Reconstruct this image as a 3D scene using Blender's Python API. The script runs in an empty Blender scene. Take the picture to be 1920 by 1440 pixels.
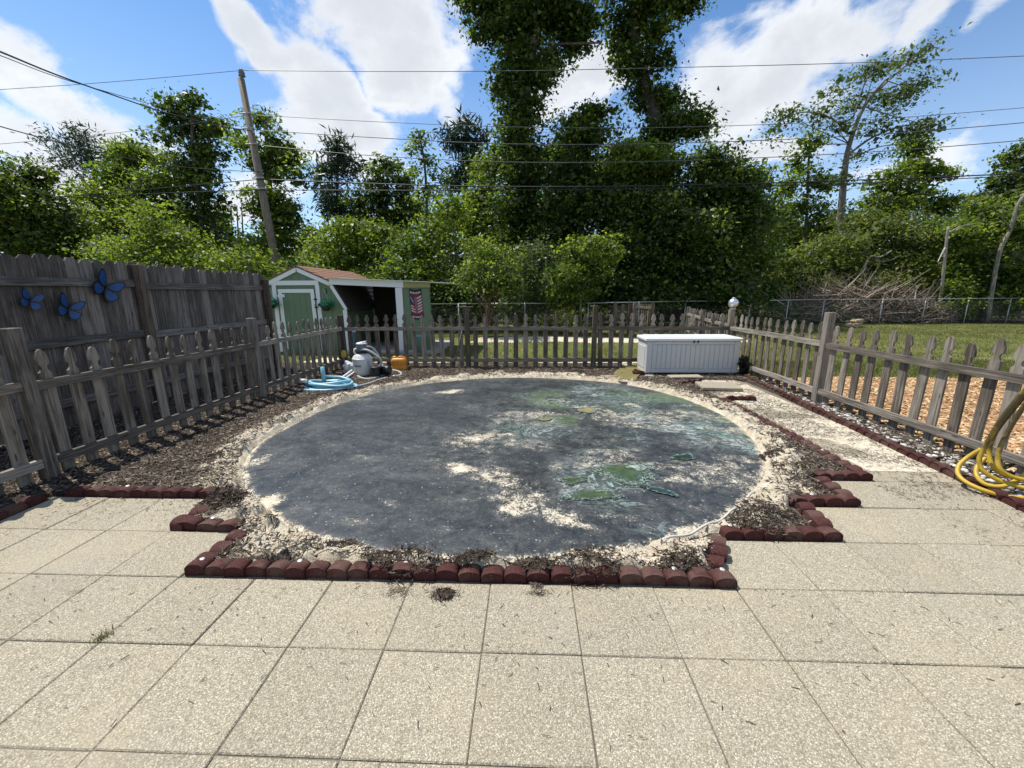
import bpy, math, random
import numpy as np
from mathutils import Matrix, Vector

random.seed(7)
SC = bpy.context.scene
COL = SC.collection
PI = math.pi

# ------------------------------------------------------------------ camera
CAM_F, CAM_YAW, CAM_PIT, CAM_ROL, CAM_H = 767.126, -.03835385, .21952895, -.00562744, 1.43209
def cam_axes():
    cy, sy = math.cos(CAM_YAW), math.sin(CAM_YAW); cp, sp = math.cos(CAM_PIT), math.sin(CAM_PIT)
    F = np.array([sy*cp, cy*cp, -sp]); R0 = np.array([cy, -sy, 0.]); U0 = np.cross(R0, F)
    return (R0*math.cos(CAM_ROL)+U0*math.sin(CAM_ROL), -R0*math.sin(CAM_ROL)+U0*math.cos(CAM_ROL), F)
CR, CU, CF = cam_axes()
cd = bpy.data.cameras.new('camera'); cam = bpy.data.objects.new('camera', cd); COL.objects.link(cam)
cd.sensor_width = 36.0; cd.lens = CAM_F/1920*36; cd.clip_start = .05; cd.clip_end = 1500
m = Matrix.Identity(4)
for i in range(3):
    m[i][0] = CR[i]; m[i][1] = CU[i]; m[i][2] = -CF[i]
m[2][3] = CAM_H
cam.matrix_world = m
SC.camera = cam

# survey helpers: a sight line from the viewpoint met with the ground or with an upright plane at a known distance
def ray(u, v): return CF+CR*(u-960)/CAM_F+CU*(720-v)/CAM_F
def G(u, v, z=0.):
    d = ray(u, v); t = (z-CAM_H)/d[2]; return np.array([d[0]*t, d[1]*t, z])
def at(u, v, Y):
    d = ray(u, v); t = Y/d[1]; return np.array([d[0]*t, Y, CAM_H+d[2]*t])
def onX(u, v, X):
    d = ray(u, v); t = X/d[0]; return np.array([X, d[1]*t, CAM_H+d[2]*t])

# ------------------------------------------------------------------ sun, sky, exposure
SUN_EL, SUN_DX, SUN_DY = math.radians(63), -.88, .47
sl = bpy.data.lights.new('sun', 'SUN'); sl.energy = 4.3; sl.angle = math.radians(.53); sl.color = (1, .955, .88)
so = bpy.data.objects.new('sun', sl); COL.objects.link(so)
hn = math.hypot(SUN_DX, SUN_DY)
sd = Vector((SUN_DX/hn*math.cos(SUN_EL), SUN_DY/hn*math.cos(SUN_EL), math.sin(SUN_EL)))
so.rotation_euler = sd.to_track_quat('Z', 'Y').to_euler(); so.location = sd*30

SC.view_settings.view_transform = 'Standard'; SC.view_settings.look = 'None'
SC.view_settings.gamma = 1; SC.view_settings.use_curve_mapping = False
SC.view_settings.exposure = .40

W = bpy.data.worlds.new('World'); SC.world = W; W.use_nodes = True
nt = W.node_tree; nt.nodes.clear()
class NT:
    """small node-writing helper"""
    def __init__(s, tree): s.t = tree; s.n = tree.nodes; s.l = tree.links
    def node(s, typ, **kw):
        x = s.n.new(typ)
        for k, v in kw.items():
            if k in ('ins',): continue
            setattr(x, k, v)
        return x
    def put(s, sock, v):
        if isinstance(v, bpy.types.NodeSocket): s.l.new(v, sock)
        elif v is not None: sock.default_value = v
    def math(s, op, a, b=None, c=None, clamp=False):
        x = s.n.new('ShaderNodeMath'); x.operation = op; x.use_clamp = clamp
        s.put(x.inputs[0], a)
        if b is not None: s.put(x.inputs[1], b)
        if c is not None: s.put(x.inputs[2], c)
        return x.outputs[0]
    def mix(s, f, a, b, blend='MIX'):
        x = s.n.new('ShaderNodeMix'); x.data_type = 'RGBA'; x.blend_type = blend
        s.put(x.inputs[0], f)
        s.put(x.inputs[6], col(a)); s.put(x.inputs[7], col(b))
        return x.outputs[2]
    def ss(s, v, a, b, lo=0., hi=1.):
        x = s.n.new('ShaderNodeMapRange'); x.interpolation_type = 'SMOOTHSTEP'
        s.put(x.inputs[0], v); s.put(x.inputs[1], a); s.put(x.inputs[2], b); x.inputs[3].default_value = lo; x.inputs[4].default_value = hi
        return x.outputs[0]
    def noise(s, vec, scale, detail=3, rough=.5, dist=0.):
        x = s.n.new('ShaderNodeTexNoise'); x.inputs['Scale'].default_value = scale; x.inputs['Detail'].default_value = detail
        x.inputs['Roughness'].default_value = rough; x.inputs['Distortion'].default_value = dist
        if vec is not None: s.l.new(vec, x.inputs['Vector'])
        return x.outputs[0]
    def voro(s, vec, scale, feature='F1', out=0):
        x = s.n.new('ShaderNodeTexVoronoi'); x.feature = feature; x.inputs['Scale'].default_value = scale
        if vec is not None: s.l.new(vec, x.inputs['Vector'])
        return x.outputs[out]
    def vmap(s, vec, scale=(1, 1, 1), rot=(0, 0, 0), loc=(0, 0, 0), typ='POINT'):
        x = s.n.new('ShaderNodeMapping'); x.vector_type = typ
        x.inputs['Location'].default_value = loc; x.inputs['Rotation'].default_value = rot; x.inputs['Scale'].default_value = scale
        s.l.new(vec, x.inputs['Vector']); return x.outputs[0]
    def vadd(s, a, b):
        x = s.n.new('ShaderNodeVectorMath'); x.operation = 'ADD'; s.put(x.inputs[0], a); s.put(x.inputs[1], b); return x.outputs[0]
    def xyz(s, a, b, c):
        x = s.n.new('ShaderNodeCombineXYZ'); s.put(x.inputs[0], a); s.put(x.inputs[1], b); s.put(x.inputs[2], c); return x.outputs[0]
    def attr(s, name):
        x = s.n.new('ShaderNodeAttribute'); x.attribute_name = name; return x.outputs['Fac']
    def ramp(s, f, stops):
        x = s.n.new('ShaderNodeValToRGB'); e = x.color_ramp.elements
        while len(e) < len(stops): e.new(.5)
        for q, (p, c) in zip(e, stops): q.position = p; q.color = col(c)
        s.put(x.inputs[0], f); return x.outputs[0]
def col(c):
    if isinstance(c, (tuple, list)) and len(c) == 3: return (*c, 1.)
    return c

N = NT(nt)
sky = N.node('ShaderNodeTexSky'); sky.sky_type = 'NISHITA'; sky.sun_disc = False
sky.sun_elevation = SUN_EL; sky.sun_rotation = math.atan2(SUN_DX, SUN_DY)
sky.air_density = 1.0; sky.dust_density = .35; sky.ozone_density = 2.2
tc = N.node('ShaderNodeTexCoord')
sx = N.node('ShaderNodeSeparateXYZ'); N.l.new(tc.outputs['Generated'], sx.inputs[0])
dx, dy, dz = sx.outputs
zc = N.math('ADD', N.math('MAXIMUM', dz, 0.), .13)
q = N.xyz(N.math('DIVIDE', dx, zc), N.math('MULTIPLY', N.math('DIVIDE', dy, zc), 1.7), 0.)
n1 = N.noise(q, 1.7, 10, .6, .35)
n4 = N.noise(N.vmap(tc.outputs['Generated'], (1, 1, 1.5), (0, 0, 0), (3.1, 1.7, .4)), 3.6, 6, .6, .5)
n3 = N.noise(N.vmap(tc.outputs['Generated'], (1, 1, 1.35)), 7.0, 12, .68, .35)
n2 = N.noise(q, 1.1, 5, .5, 0.)
az = N.math('ARCTAN2', dx, dy); el = N.math('ARCSINE', dz)
wn = N.node('ShaderNodeTexNoise'); wn.inputs['Scale'].default_value = 3.2; wn.inputs['Detail'].default_value = 5; N.l.new(N.vmap(tc.outputs['Generated'], (1, 1, 1.3)), wn.inputs['Vector'])
wv = N.node('ShaderNodeVectorMath', operation='MULTIPLY_ADD'); N.l.new(wn.outputs['Color'], wv.inputs[0]); wv.inputs[1].default_value = (.38, .34, 0); wv.inputs[2].default_value = (-.19, -.17, 0)
ae = N.vadd(N.xyz(az, el, 0.), wv.outputs[0])
blob = None
# banks of cloud: sight line to the middle, half-length, half-width (radians), slope, weight
for (u, v, ra, rb, ang, wt) in [
    (90, 195, .30, .10, -.35, 1.0), (-60, 280, .22, .12, 0, .8), (610, 205, .17, .095, -.35, 1.0), (485, 110, .075, .05, -.2, .85), (755, 95, .22, .15, -.12, 1.05),
    (730, 15, .13, .09, -.2, .9), (850, 190, .14, .09, -.5, .8), (1090, 170, .14, .12, .5, .9), (1330, 230, .17, .16, .6, .9), (1450, 125, .20, .13, .30, .88), (1620, 60, .14, .06, .2, .7), (1390, 310, .22, .06, 0, .8),
    (1770, 25, .10, .05, .5, .62), (1910, 20, .09, .05, .8, .6), (640, 290, .22, .07, -.2, .85), (95, 360, .1, .06, -.4, .9), (1700, 300, .2, .07, .1, .8), (430, 400, .3, .07, 0, .85)]:
    d = ray(u, v); d = d/np.linalg.norm(d)
    mp = N.vmap(ae, (ra, rb, 1), (0, 0, ang), (math.atan2(d[0], d[1]), math.asin(d[2]), 0), 'TEXTURE')
    ln = N.node('ShaderNodeVectorMath', operation='LENGTH'); N.l.new(mp, ln.inputs[0])
    b = N.ss(ln.outputs['Value'], 0., 1.25, wt, 0.)
    blob = b if blob is None else N.math('MAXIMUM', blob, b)
behind = N.ss(N.math('ABSOLUTE', az), .95, 1.25, 0., .48)
blob = N.math('MAXIMUM', blob, behind)
dens = N.math('ADD', N.math('MULTIPLY', blob, .47), N.math('ADD', N.math('MULTIPLY', n4, .42), N.math('ADD', N.math('MULTIPLY', n1, .10), N.math('MULTIPLY', n3, .60))))
alpha = N.ss(dens, .725, .90)
thick = N.ss(N.math('ADD', dens, N.math('MULTIPLY', N.math('ADD', n2, N.math('MULTIPLY', n4, .6)), .45)), 1.02, 1.46)
ccol = N.mix(thick, (7.9, 8.05, 8.3), (5.5, 5.75, 6.1))
hz = N.ss(el, .0, .55, .32, .0)
skyc = N.mix(hz, N.mix(1., sky.outputs[0], (.72, 1.0, 1.20), 'MULTIPLY'), (8.0, 8.8, 9.8))
wc = N.mix(N.math('MULTIPLY', alpha, .95), skyc, ccol)
bg = N.node('ShaderNodeBackground'); bg.inputs['Strength'].default_value = .104; N.l.new(wc, bg.inputs['Color'])
wo = N.node('ShaderNodeOutputWorld'); N.l.new(bg.outputs[0], wo.inputs[0])

SC.render.engine = 'CYCLES'
SC.cycles.max_bounces = 6; SC.cycles.diffuse_bounces = 3; SC.cycles.glossy_bounces = 3
SC.cycles.transmission_bounces = 4; SC.cycles.transparent_max_bounces = 6; SC.cycles.caustics_reflective = False; SC.cycles.caustics_refractive = False
SC.cycles.sample_clamp_indirect = 6

# ------------------------------------------------------------------ object helpers
def make_mesh(name, V, Fc, smooth=False):
    me = bpy.data.meshes.new(name)
    me.from_pydata([tuple(map(float, p)) for p in V], [], [tuple(map(int, f)) for f in Fc])
    if smooth: me.polygons.foreach_set('use_smooth', [True]*len(me.polygons))
    me.update(); return me
def fast_mesh(name, V, Fc, smooth=False):
    V = np.asarray(V, np.float32); Fc = np.asarray(Fc, np.int32); k = Fc.shape[1]
    me = bpy.data.meshes.new(name)
    me.vertices.add(len(V)); me.vertices.foreach_set('co', V.ravel())
    me.loops.add(Fc.size); me.loops.foreach_set('vertex_index', Fc.ravel())
    me.polygons.add(len(Fc)); me.polygons.foreach_set('loop_start', np.arange(0, Fc.size, k, dtype=np.int32))
    if smooth: me.polygons.foreach_set('use_smooth', np.ones(len(Fc), bool))
    me.update(calc_edges=True); return me
def fattr(me, name, vals, domain='FACE'):
    a = me.attributes.new(name, 'FLOAT', domain); a.data.foreach_set('value', np.asarray(vals, np.float32))
def obj(name, me, mat=None, parent=None, loc=(0, 0, 0), rot=(0, 0, 0), scale=None):
    """link a mesh; loc is in world space even for a part (parents are never rotated or scaled)"""
    if mat is not None and not me.materials: me.materials.append(mat)
    o = bpy.data.objects.new(name, me); COL.objects.link(o)
    l = Vector([float(x) for x in loc])
    if parent is not None:
        o.parent = parent; p = parent; off = Vector((0, 0, 0))
        while p is not None: off += p.location; p = p.parent
        l -= off
    o.location = l; o.rotation_euler = rot
    if scale is not None: o.scale = scale
    return o
def tag(o, label=None, cat=None, group=None, kind=None):
    if label: o['label'] = label
    if cat: o['category'] = cat
    if group: o['group'] = group
    if kind: o['kind'] = kind
    return o
def thing(name, label, cat, loc=(0, 0, 0), group=None):
    o = bpy.data.objects.new(name, None); COL.objects.link(o); o.location = [float(x) for x in loc]; o.empty_display_size = .1
    return tag(o, label, cat, group)

class MB:
    """collects shapes into one mesh"""
    def __init__(s): s.V = []; s.F = []
    def add(s, V, Fc, M=None):
        b = len(s.V)
        if M is not None: V = [tuple(M @ Vector([float(c) for c in p])) for p in V]
        s.V += [tuple(map(float, p)) for p in V]; s.F += [tuple(i+b for i in f) for f in Fc]; return s
    def box(s, x0, x1, y0, y1, z0, z1, M=None, ch=0.):
        if ch <= 0:
            V = [(x, y, z) for z in (z0, z1) for y in (y0, y1) for x in (x0, x1)]
            return s.add(V, [(0, 2, 3, 1), (4, 5, 7, 6), (0, 1, 5, 4), (2, 6, 7, 3), (0, 4, 6, 2), (1, 3, 7, 5)], M)
        def ring(x0, x1, y0, y1, z, c): return [(x0+c, y0, z), (x1-c, y0, z), (x1, y0+c, z), (x1, y1-c, z), (x1-c, y1, z), (x0+c, y1, z), (x0, y1-c, z), (x0, y0+c, z)]
        V = ring(x0+ch, x1-ch, y0+ch, y1-ch, z0, ch*.5)+ring(x0, x1, y0, y1, z0+ch, ch)+ring(x0, x1, y0, y1, z1-ch, ch)+ring(x0+ch, x1-ch, y0+ch, y1-ch, z1, ch*.5)
        Fc = [tuple(range(7, -1, -1)), tuple(range(24, 32))]
        for r in range(3):
            for i in range(8): Fc.append((r*8+i, r*8+(i+1) % 8, r*8+8+(i+1) % 8, r*8+8+i))
        return s.add(V, Fc, M)
    def tube(s, pts, rad, n=8, closed=False, cap=True):
        pts = [np.asarray(p, float) for p in pts]; k = len(pts)
        rs = [rad]*k if np.isscalar(rad) else list(rad)
        V = []; up = None
        for i in range(k):
            if closed: t = pts[(i+1) % k]-pts[i-1]
            else: t = pts[min(i+1, k-1)]-pts[max(i-1, 0)]
            t = t/(np.linalg.norm(t)+1e-9)
            if up is None:
                a = np.array([0, 0, 1.]) if abs(t[2]) < .9 else np.array([1., 0, 0]); up = np.cross(t, a); up /= np.linalg.norm(up)
            up = up-t*np.dot(up, t); up /= (np.linalg.norm(up)+1e-9); w = np.cross(t, up)
            for j in range(n):
                a = 2*PI*j/n; V.append(pts[i]+rs[i]*(up*math.cos(a)+w*math.sin(a)))
        Fc = []
        for i in range(k if closed else k-1):
            for j in range(n):
                a, b = i*n+j, i*n+(j+1) % n; c, d = ((i+1) % k)*n+(j+1) % n, ((i+1) % k)*n+j
                Fc.append((a, b, c, d))
        if cap and not closed: Fc += [tuple(range(n-1, -1, -1)), tuple(range((k-1)*n, k*n))]
        return s.add(V, Fc)
    def lathe(s, prof, n=20, c=(0, 0, 0)):
        V = []
        for r, z in prof:
            for j in range(n): V.append((c[0]+r*math.cos(2*PI*j/n), c[1]+r*math.sin(2*PI*j/n), c[2]+z))
        Fc = []
        for i in range(len(prof)-1):
            for j in range(n): Fc.append((i*n+j, i*n+(j+1) % n, (i+1)*n+(j+1) % n, (i+1)*n+j))
        Fc += [tuple(range(n-1, -1, -1)), tuple(range((len(prof)-1)*n, len(prof)*n))]
        return s.add(V, Fc)
    def prism(s, poly, z0, z1, M=None):
        k = len(poly)
        V = [(x, y, z0) for x, y in poly]+[(x, y, z1) for x, y in poly]
        Fc = [tuple(range(k-1, -1, -1)), tuple(range(k, 2*k))]+[(i, (i+1) % k, k+(i+1) % k, k+i) for i in range(k)]
        return s.add(V, Fc, M)
    def mesh(s, name, smooth=False, auto=None):
        me = make_mesh(name, s.V, s.F, smooth)
        if auto is not None:
            me.polygons.foreach_set('use_smooth', [True]*len(me.polygons))
            try: me.set_sharp_from_angle(angle=math.radians(auto))
            except Exception: pass
        return me
def spline(pts, n=6, closed=False):
    P = [np.asarray(p, float) for p in pts]; k = len(P); out = []
    rng_ = range(k) if closed else range(k-1)
    for i in rng_:
        if closed: a, b, c, d = P[i-1], P[i], P[(i+1) % k], P[(i+2) % k]
        else: a, b, c, d = P[max(i-1, 0)], P[i], P[i+1], P[min(i+2, k-1)]
        for j in range(n):
            t = j/n
            out.append(.5*((2*b)+(-a+c)*t+(2*a-5*b+4*c-d)*t*t+(-a+3*b-3*c+d)*t**3))
    if not closed: out.append(P[-1])
    return out
_T = np.random.default_rng(11).random((256, 256))
def vnoise(x, y, s=0):
    x = np.asarray(x, float)+s*17.31; y = np.asarray(y, float)+s*9.77
    xi = np.floor(x).astype(int); yi = np.floor(y).astype(int); fx = x-xi; fy = y-yi
    fx = fx*fx*(3-2*fx); fy = fy*fy*(3-2*fy)
    a = _T[xi & 255, yi & 255]; b = _T[(xi+1) & 255, yi & 255]; c = _T[xi & 255, (yi+1) & 255]; d = _T[(xi+1) & 255, (yi+1) & 255]
    return (a*(1-fx)+b*fx)*(1-fy)+(c*(1-fx)+d*fx)*fy
def fbm(x, y, s=0, o=4, g=.5):
    v = 0; a = 1; t = 0
    for i in range(o): v = v+a*vnoise(x*2**i, y*2**i, s+i*3); t += a; a *= g
    return v/t
def sstep(x, a, b):
    t = np.clip((x-a)/(b-a), 0, 1); return t*t*(3-2*t)

# ------------------------------------------------------------------ materials
def newmat(name):
    mt = bpy.data.materials.new(name); mt.use_nodes = True; t = mt.node_tree; t.nodes.clear()
    n = NT(t); out = n.node('ShaderNodeOutputMaterial'); p = n.node('ShaderNodeBsdfPrincipled'); n.l.new(p.outputs[0], out.inputs[0])
    n.p = p; n.out = out; return mt, n
def bump(n, h, dist=.01, strength=.5):
    b = n.node('ShaderNodeBump'); b.inputs['Strength'].default_value = strength; b.inputs['Distance'].default_value = dist
    n.put(b.inputs['Height'], h); n.l.new(b.outputs[0], n.p.inputs['Normal'])
def wpos(n): return n.node('ShaderNodeNewGeometry').outputs['Position']
def ocoord(n): return n.node('ShaderNodeTexCoord').outputs['Object']
def orand(n): return n.node('ShaderNodeObjectInfo').outputs['Random']
def simple(name, c, rough=.5, vary=.25, scale=30, metal=0., bumpd=.0, spec=.5):
    mt, n = newmat(name); v = ocoord(n)
    f = n.noise(v, scale, 4, .6)
    n.put(n.p.inputs['Base Color'], n.mix(f, tuple(x*(1-vary) for x in c), tuple(min(1, x*(1+vary)) for x in c)))
    n.p.inputs['Roughness'].default_value = rough; n.p.inputs['Metallic'].default_value = metal; n.p.inputs['Specular IOR Level'].default_value = spec
    if bumpd: bump(n, f, bumpd, .6)
    return mt
def wood(name, c0, c1, axis='z', knots=True, mossy=0.):
    mt, n = newmat(name); v = ocoord(n); r = orand(n)
    off = n.xyz(n.math('MULTIPLY', r, 37.), n.math('MULTIPLY', r, 91.), n.math('MULTIPLY', r, 53.))
    v2 = n.vadd(v, off)
    sc = {'z': (26, 26, 1.1), 'x': (1.1, 26, 26), 'y': (26, 1.1, 26)}[axis]
    g = n.noise(n.vmap(v2, sc), 2.2, 6, .62, .35)
    g2 = n.noise(n.vmap(v2, tuple(s*.3 if s > 5 else s*1.6 for s in sc)), 2.4, 4, .6)
    crack = n.ss(n.noise(n.vmap(v2, tuple(s*1.5 if s > 5 else s*.45 for s in sc)), 2.0, 3, .5), .60, .68)
    f = n.math('ADD', n.math('MULTIPLY', g, .62), n.math('MULTIPLY', g2, .38))
    f = n.math('ADD', f, n.math('MULTIPLY', n.math('SUBTRACT', r, .5), .22))
    c = n.ramp(f, [(.30, tuple(x*.45 for x in c0)), (.46, c0), (.58, c1), (.72, tuple(min(1, x*1.3) for x in c1))])
    c = n.mix(n.math('MULTIPLY', crack, .75), c, tuple(x*.25 for x in c0))
    if knots:
        k = n.voro(n.vmap(v2, tuple(15 if s > 5 else 3.6 for s in sc)), 1.0)
        kk = n.ss(k, .07, .15, .75, 0.)
        c = n.mix(kk, c, tuple(x*.22 for x in c0))
    if mossy:
        mm = n.ss(n.noise(v2, 5, 4, .6), .52, .7, 0, mossy); c = n.mix(mm, c, (.075, .085, .035))
    n.put(n.p.inputs['Base Color'], c); n.p.inputs['Roughness'].default_value = .85; n.p.inputs['Specular IOR Level'].default_value = .25
    bump(n, n.math('SUBTRACT', g, n.math('MULTIPLY', crack, .6)), .004, .7)
    return mt
M = {}
M['picket'] = wood('weathered_picket_wood', (.130, .107, .084), (.258, .224, .182), 'z')
M['rail'] = wood('weathered_rail_wood', (.155, .133, .108), (.30, .268, .225), 'x')
M['post'] = wood('weathered_post_wood', (.10, .085, .072), (.215, .185, .155), 'z')
M['picket_b'] = wood('brown_picket_wood', (.105, .085, .062), (.21, .175, .13), 'z', mossy=.35)
M['rail_b'] = wood('brown_rail_wood', (.11, .09, .066), (.23, .195, .15), 'x', mossy=.3)
M['post_b'] = wood('brown_post_wood', (.12, .10, .07), (.25, .215, .155), 'z')
M['board'] = wood('tall_board_wood', (.125, .106, .092), (.225, .198, .176), 'z')
M['brail'] = wood('tall_rail_wood', (.13, .12, .108), (.235, .22, .20), 'y')
M['dpost'] = wood('dark_brown_post_wood', (.075, .053, .04), (.15, .112, .085), 'z')
M['pole'] = wood('utility_pole_wood', (.10, .082, .065), (.20, .168, .13), 'z', knots=False)
def m_red():
    mt, n = newmat('red_rubber'); v = wpos(n); r = orand(n); f = n.noise(v, 60, 4, .65); f2 = n.noise(v, 9, 6, .68, .3)
    c = n.mix(f, (.042, .012, .011), (.080, .026, .022))
    c = n.mix(n.ss(n.math('ADD', f2, n.math('MULTIPLY', n.math('SUBTRACT', r, .5), .34)), .47, .68, 0., .75), c, (.115, .066, .052))
    c = n.mix(n.ss(n.noise(v, 140, 3, .6), .60, .70, 0., .5), c, (.24, .19, .14))
    n.put(n.p.inputs['Base Color'], c); n.p.inputs['Roughness'].default_value = .85; n.p.inputs['Specular IOR Level'].default_value = .25
    bump(n, f, .004, .7); return mt
M['red'] = m_red()

def m_paver():
    mt, n = newmat('exposed_aggregate_paver'); v = wpos(n); r = orand(n)
    st = n.node('ShaderNodeTexVoronoi'); st.inputs['Scale'].default_value = 215; n.l.new(v, st.inputs['Vector'])
    sep = n.node('ShaderNodeSeparateColor'); n.l.new(st.outputs['Color'], sep.inputs[0])
    f = sep.outputs[0]
    pebble = n.ramp(f, [(.0, (.21, .187, .145)), (.22, (.345, .31, .238)), (.55, (.435, .40, .312)), (.85, (.545, .507, .41)), (1., (.73, .69, .59))])
    gap = n.ss(st.outputs['Distance'], .30, .62)
    c = n.mix(n.math('MULTIPLY', gap, .6), pebble, (.20, .175, .13))
    st2 = n.noise(v, 1.7, 5, .6, .4)
    c = n.mix(n.ss(st2, .48, .74, 0., .34), c, (.48, .41, .285))
    st3 = n.noise(v, .9, 6, .65, .2)
    c = n.mix(n.ss(st3, .5, .72, 0., .4), c, (.34, .32, .275))
    sp = n.noise(v, 9., 5, .7)
    c = n.mix(n.ss(sp, .60, .78, 0., .45), c, (.25, .225, .18))
    tint = n.ramp(r, [(0, (.92, .885, .82)), (.5, (.97, .935, .87)), (1, (1.01, .975, .905))])
    c = n.mix(1., c, tint, 'MULTIPLY')
    n.put(n.p.inputs['Base Color'], c); n.p.inputs['Roughness'].default_value = .85; n.p.inputs['Specular IOR Level'].default_value = .3
    h = n.math('SUBTRACT', 1., st.outputs['Distance']); bump(n, n.math('ADD', h, n.math('MULTIPLY', sp, .6)), .003, .55)
    return mt
M['paver'] = m_paver()
def m_bed():
    mt, n = newmat('bed_sand_and_mulch'); v = wpos(n); s = n.attr('sand')
    f1 = n.noise(v, 55, 5, .65); f2 = n.noise(v, 11, 5, .6)
    mul = n.ramp(f1, [(.3, (.024, .018, .013)), (.5, (.066, .051, .038)), (.68, (.145, .115, .085)), (.8, (.28, .235, .175))])
    snd = n.ramp(f2, [(.3, (.43, .355, .245)), (.5, (.58, .50, .37)), (.7, (.69, .625, .50))])
    k = n.ss(n.math('ADD', s, n.math('MULTIPLY', n.math('SUBTRACT', f1, .5), 1.1)), .38, .6)
    n.put(n.p.inputs['Base Color'], n.mix(k, mul, snd)); n.p.inputs['Roughness'].default_value = .95; n.p.inputs['Specular IOR Level'].default_value = .15
    bump(n, n.math('ADD', n.math('MULTIPLY', f1, 1.3), f2), .022, .8); return mt
M['bed'] = m_bed()
def m_tint(name, stops, rough=.9, spec=.2, bumps=None):
    mt, n = newmat(name); t = n.attr('tint'); n.put(n.p.inputs['Base Color'], n.ramp(t, stops))
    n.p.inputs['Roughness'].default_value = rough; n.p.inputs['Specular IOR Level'].default_value = spec
    if bumps: bump(n, n.noise(wpos(n), bumps, 4, .6), .01, .7)
    return mt
M['mulch'] = m_tint('dark_mulch_chips', [(0, (.022, .016, .012)), (.4, (.060, .045, .034)), (.8, (.135, .106, .080)), (1, (.30, .25, .19))])
M['ochip'] = m_tint('orange_wood_chips', [(0, (.20, .10, .045)), (.35, (.42, .24, .11)), (.7, (.58, .40, .21)), (1, (.70, .55, .36))])
M['sandlump'] = m_tint('sand_lumps', [(0, (.36, .29, .20)), (.5, (.54, .46, .335)), (1, (.66, .59, .46))], .95, .15, 40)
M['pebble'] = m_tint('white_pebbles', [(0, (.16, .14, .115)), (.45, (.42, .39, .34)), (1, (.70, .68, .62))], .6, .4)
def m_leaf(name, stops, trans=.32, rough=.45, tcol=1.5):
    mt, n = newmat(name); t = n.attr('tint'); c = n.ramp(t, stops)
    n.put(n.p.inputs['Base Color'], c); n.p.inputs['Roughness'].default_value = rough; n.p.inputs['Specular IOR Level'].default_value = .38
    tr = n.node('ShaderNodeBsdfTranslucent'); n.l.new(n.mix(1., c, (1.35*tcol, 1.45*tcol, .55*tcol), 'MULTIPLY'), tr.inputs['Color'])
    mx = n.node('ShaderNodeMixShader'); mx.inputs[0].default_value = trans; n.l.new(n.p.outputs[0], mx.inputs[1]); n.l.new(tr.outputs[0], mx.inputs[2])
    n.l.new(mx.outputs[0], n.out.inputs[0]); return mt
M['leaf_dark'] = m_leaf('dark_leaves', [(0, (.018, .034, .010)), (.45, (.050, .082, .018)), (.8, (.115, .160, .034)), (1, (.20, .25, .055))], .36)
M['leaf_mid'] = m_leaf('mid_leaves', [(0, (.030, .054, .012)), (.45, (.088, .132, .026)), (.8, (.18, .225, .045)), (1, (.27, .31, .075))], .44)
M['leaf_light'] = m_leaf('light_leaves', [(0, (.050, .080, .014)), (.5, (.115, .160, .028)), (1, (.20, .24, .052))], .44)
M['leaf_olive'] = m_leaf('olive_leaves', [(0, (.055, .074, .022)), (.5, (.115, .140, .040)), (1, (.19, .21, .075))], .4)
M['leaf_oak'] = m_leaf('grey_green_leaves', [(0, (.045, .065, .030)), (.5, (.090, .120, .055)), (1, (.15, .18, .09))], .36)
M['needle'] = m_leaf('pine_needles', [(0, (.016, .034, .018)), (.5, (.032, .058, .028)), (1, (.058, .090, .042))], .15)
M['grass'] = m_leaf('grass_blades', [(0, (.070, .085, .020)), (.5, (.135, .150, .040)), (.85, (.20, .195, .070)), (1, (.34, .29, .15))], .3, .6, 1.1)
M['fakeleaf'] = m_leaf('teal_green_leaves', [(0, (.012, .10, .06)), (.5, (.03, .20, .12)), (1, (.08, .34, .21))], .15)
M['bark'] = wood('tree_bark', (.075, .062, .050), (.17, .148, .12), 'z', knots=False)
M['bark_pale'] = wood('pale_bark', (.22, .195, .16), (.42, .385, .33), 'z', knots=False)
M['bark_red'] = wood('red_brown_bark', (.13, .062, .042), (.25, .135, .095), 'z', knots=False)
M['deadwood'] = m_tint('dead_branches', [(0, (.13, .095, .07)), (.5, (.28, .215, .16)), (1, (.50, .43, .35))])
M['deadleaf'] = m_tint('dead_leaves', [(0, (.06, .042, .030)), (.5, (.14, .10, .068)), (1, (.26, .19, .13))])
def m_ground():
    mt, n = newmat('lawn_ground'); v = wpos(n)
    f1 = n.noise(v, 3.2, 6, .65, .3); f2 = n.noise(v, 22, 5, .7); f3 = n.noise(v, .35, 4, .6)
    g = n.ramp(f2, [(.3, (.060, .072, .018)), (.5, (.12, .132, .036)), (.7, (.18, .18, .065))])
    dry = n.ss(n.math('ADD', f1, n.math('MULTIPLY', n.math('SUBTRACT', f3, .5), .8)), .52, .72, 0., .75)
    c = n.mix(dry, g, (.25, .215, .10))
    sx_ = n.node('ShaderNodeSeparateXYZ'); n.l.new(v, sx_.inputs[0])
    far = n.ss(n.math('ADD', sx_.outputs[1], n.math('MULTIPLY', n.math('SUBTRACT', f1, .5), 2.)), 19.2, 20.2)
    c = n.mix(far, c, n.ramp(f2, [(.3, (.03, .022, .014)), (.6, (.085, .06, .037)), (.8, (.16, .115, .07))]))
    n.put(n.p.inputs['Base Color'], c); n.p.inputs['Roughness'].default_value = .95; n.p.inputs['Specular IOR Level'].default_value = .1
    bump(n, f2, .03, .9); return mt
M['ground'] = m_ground()
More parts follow.
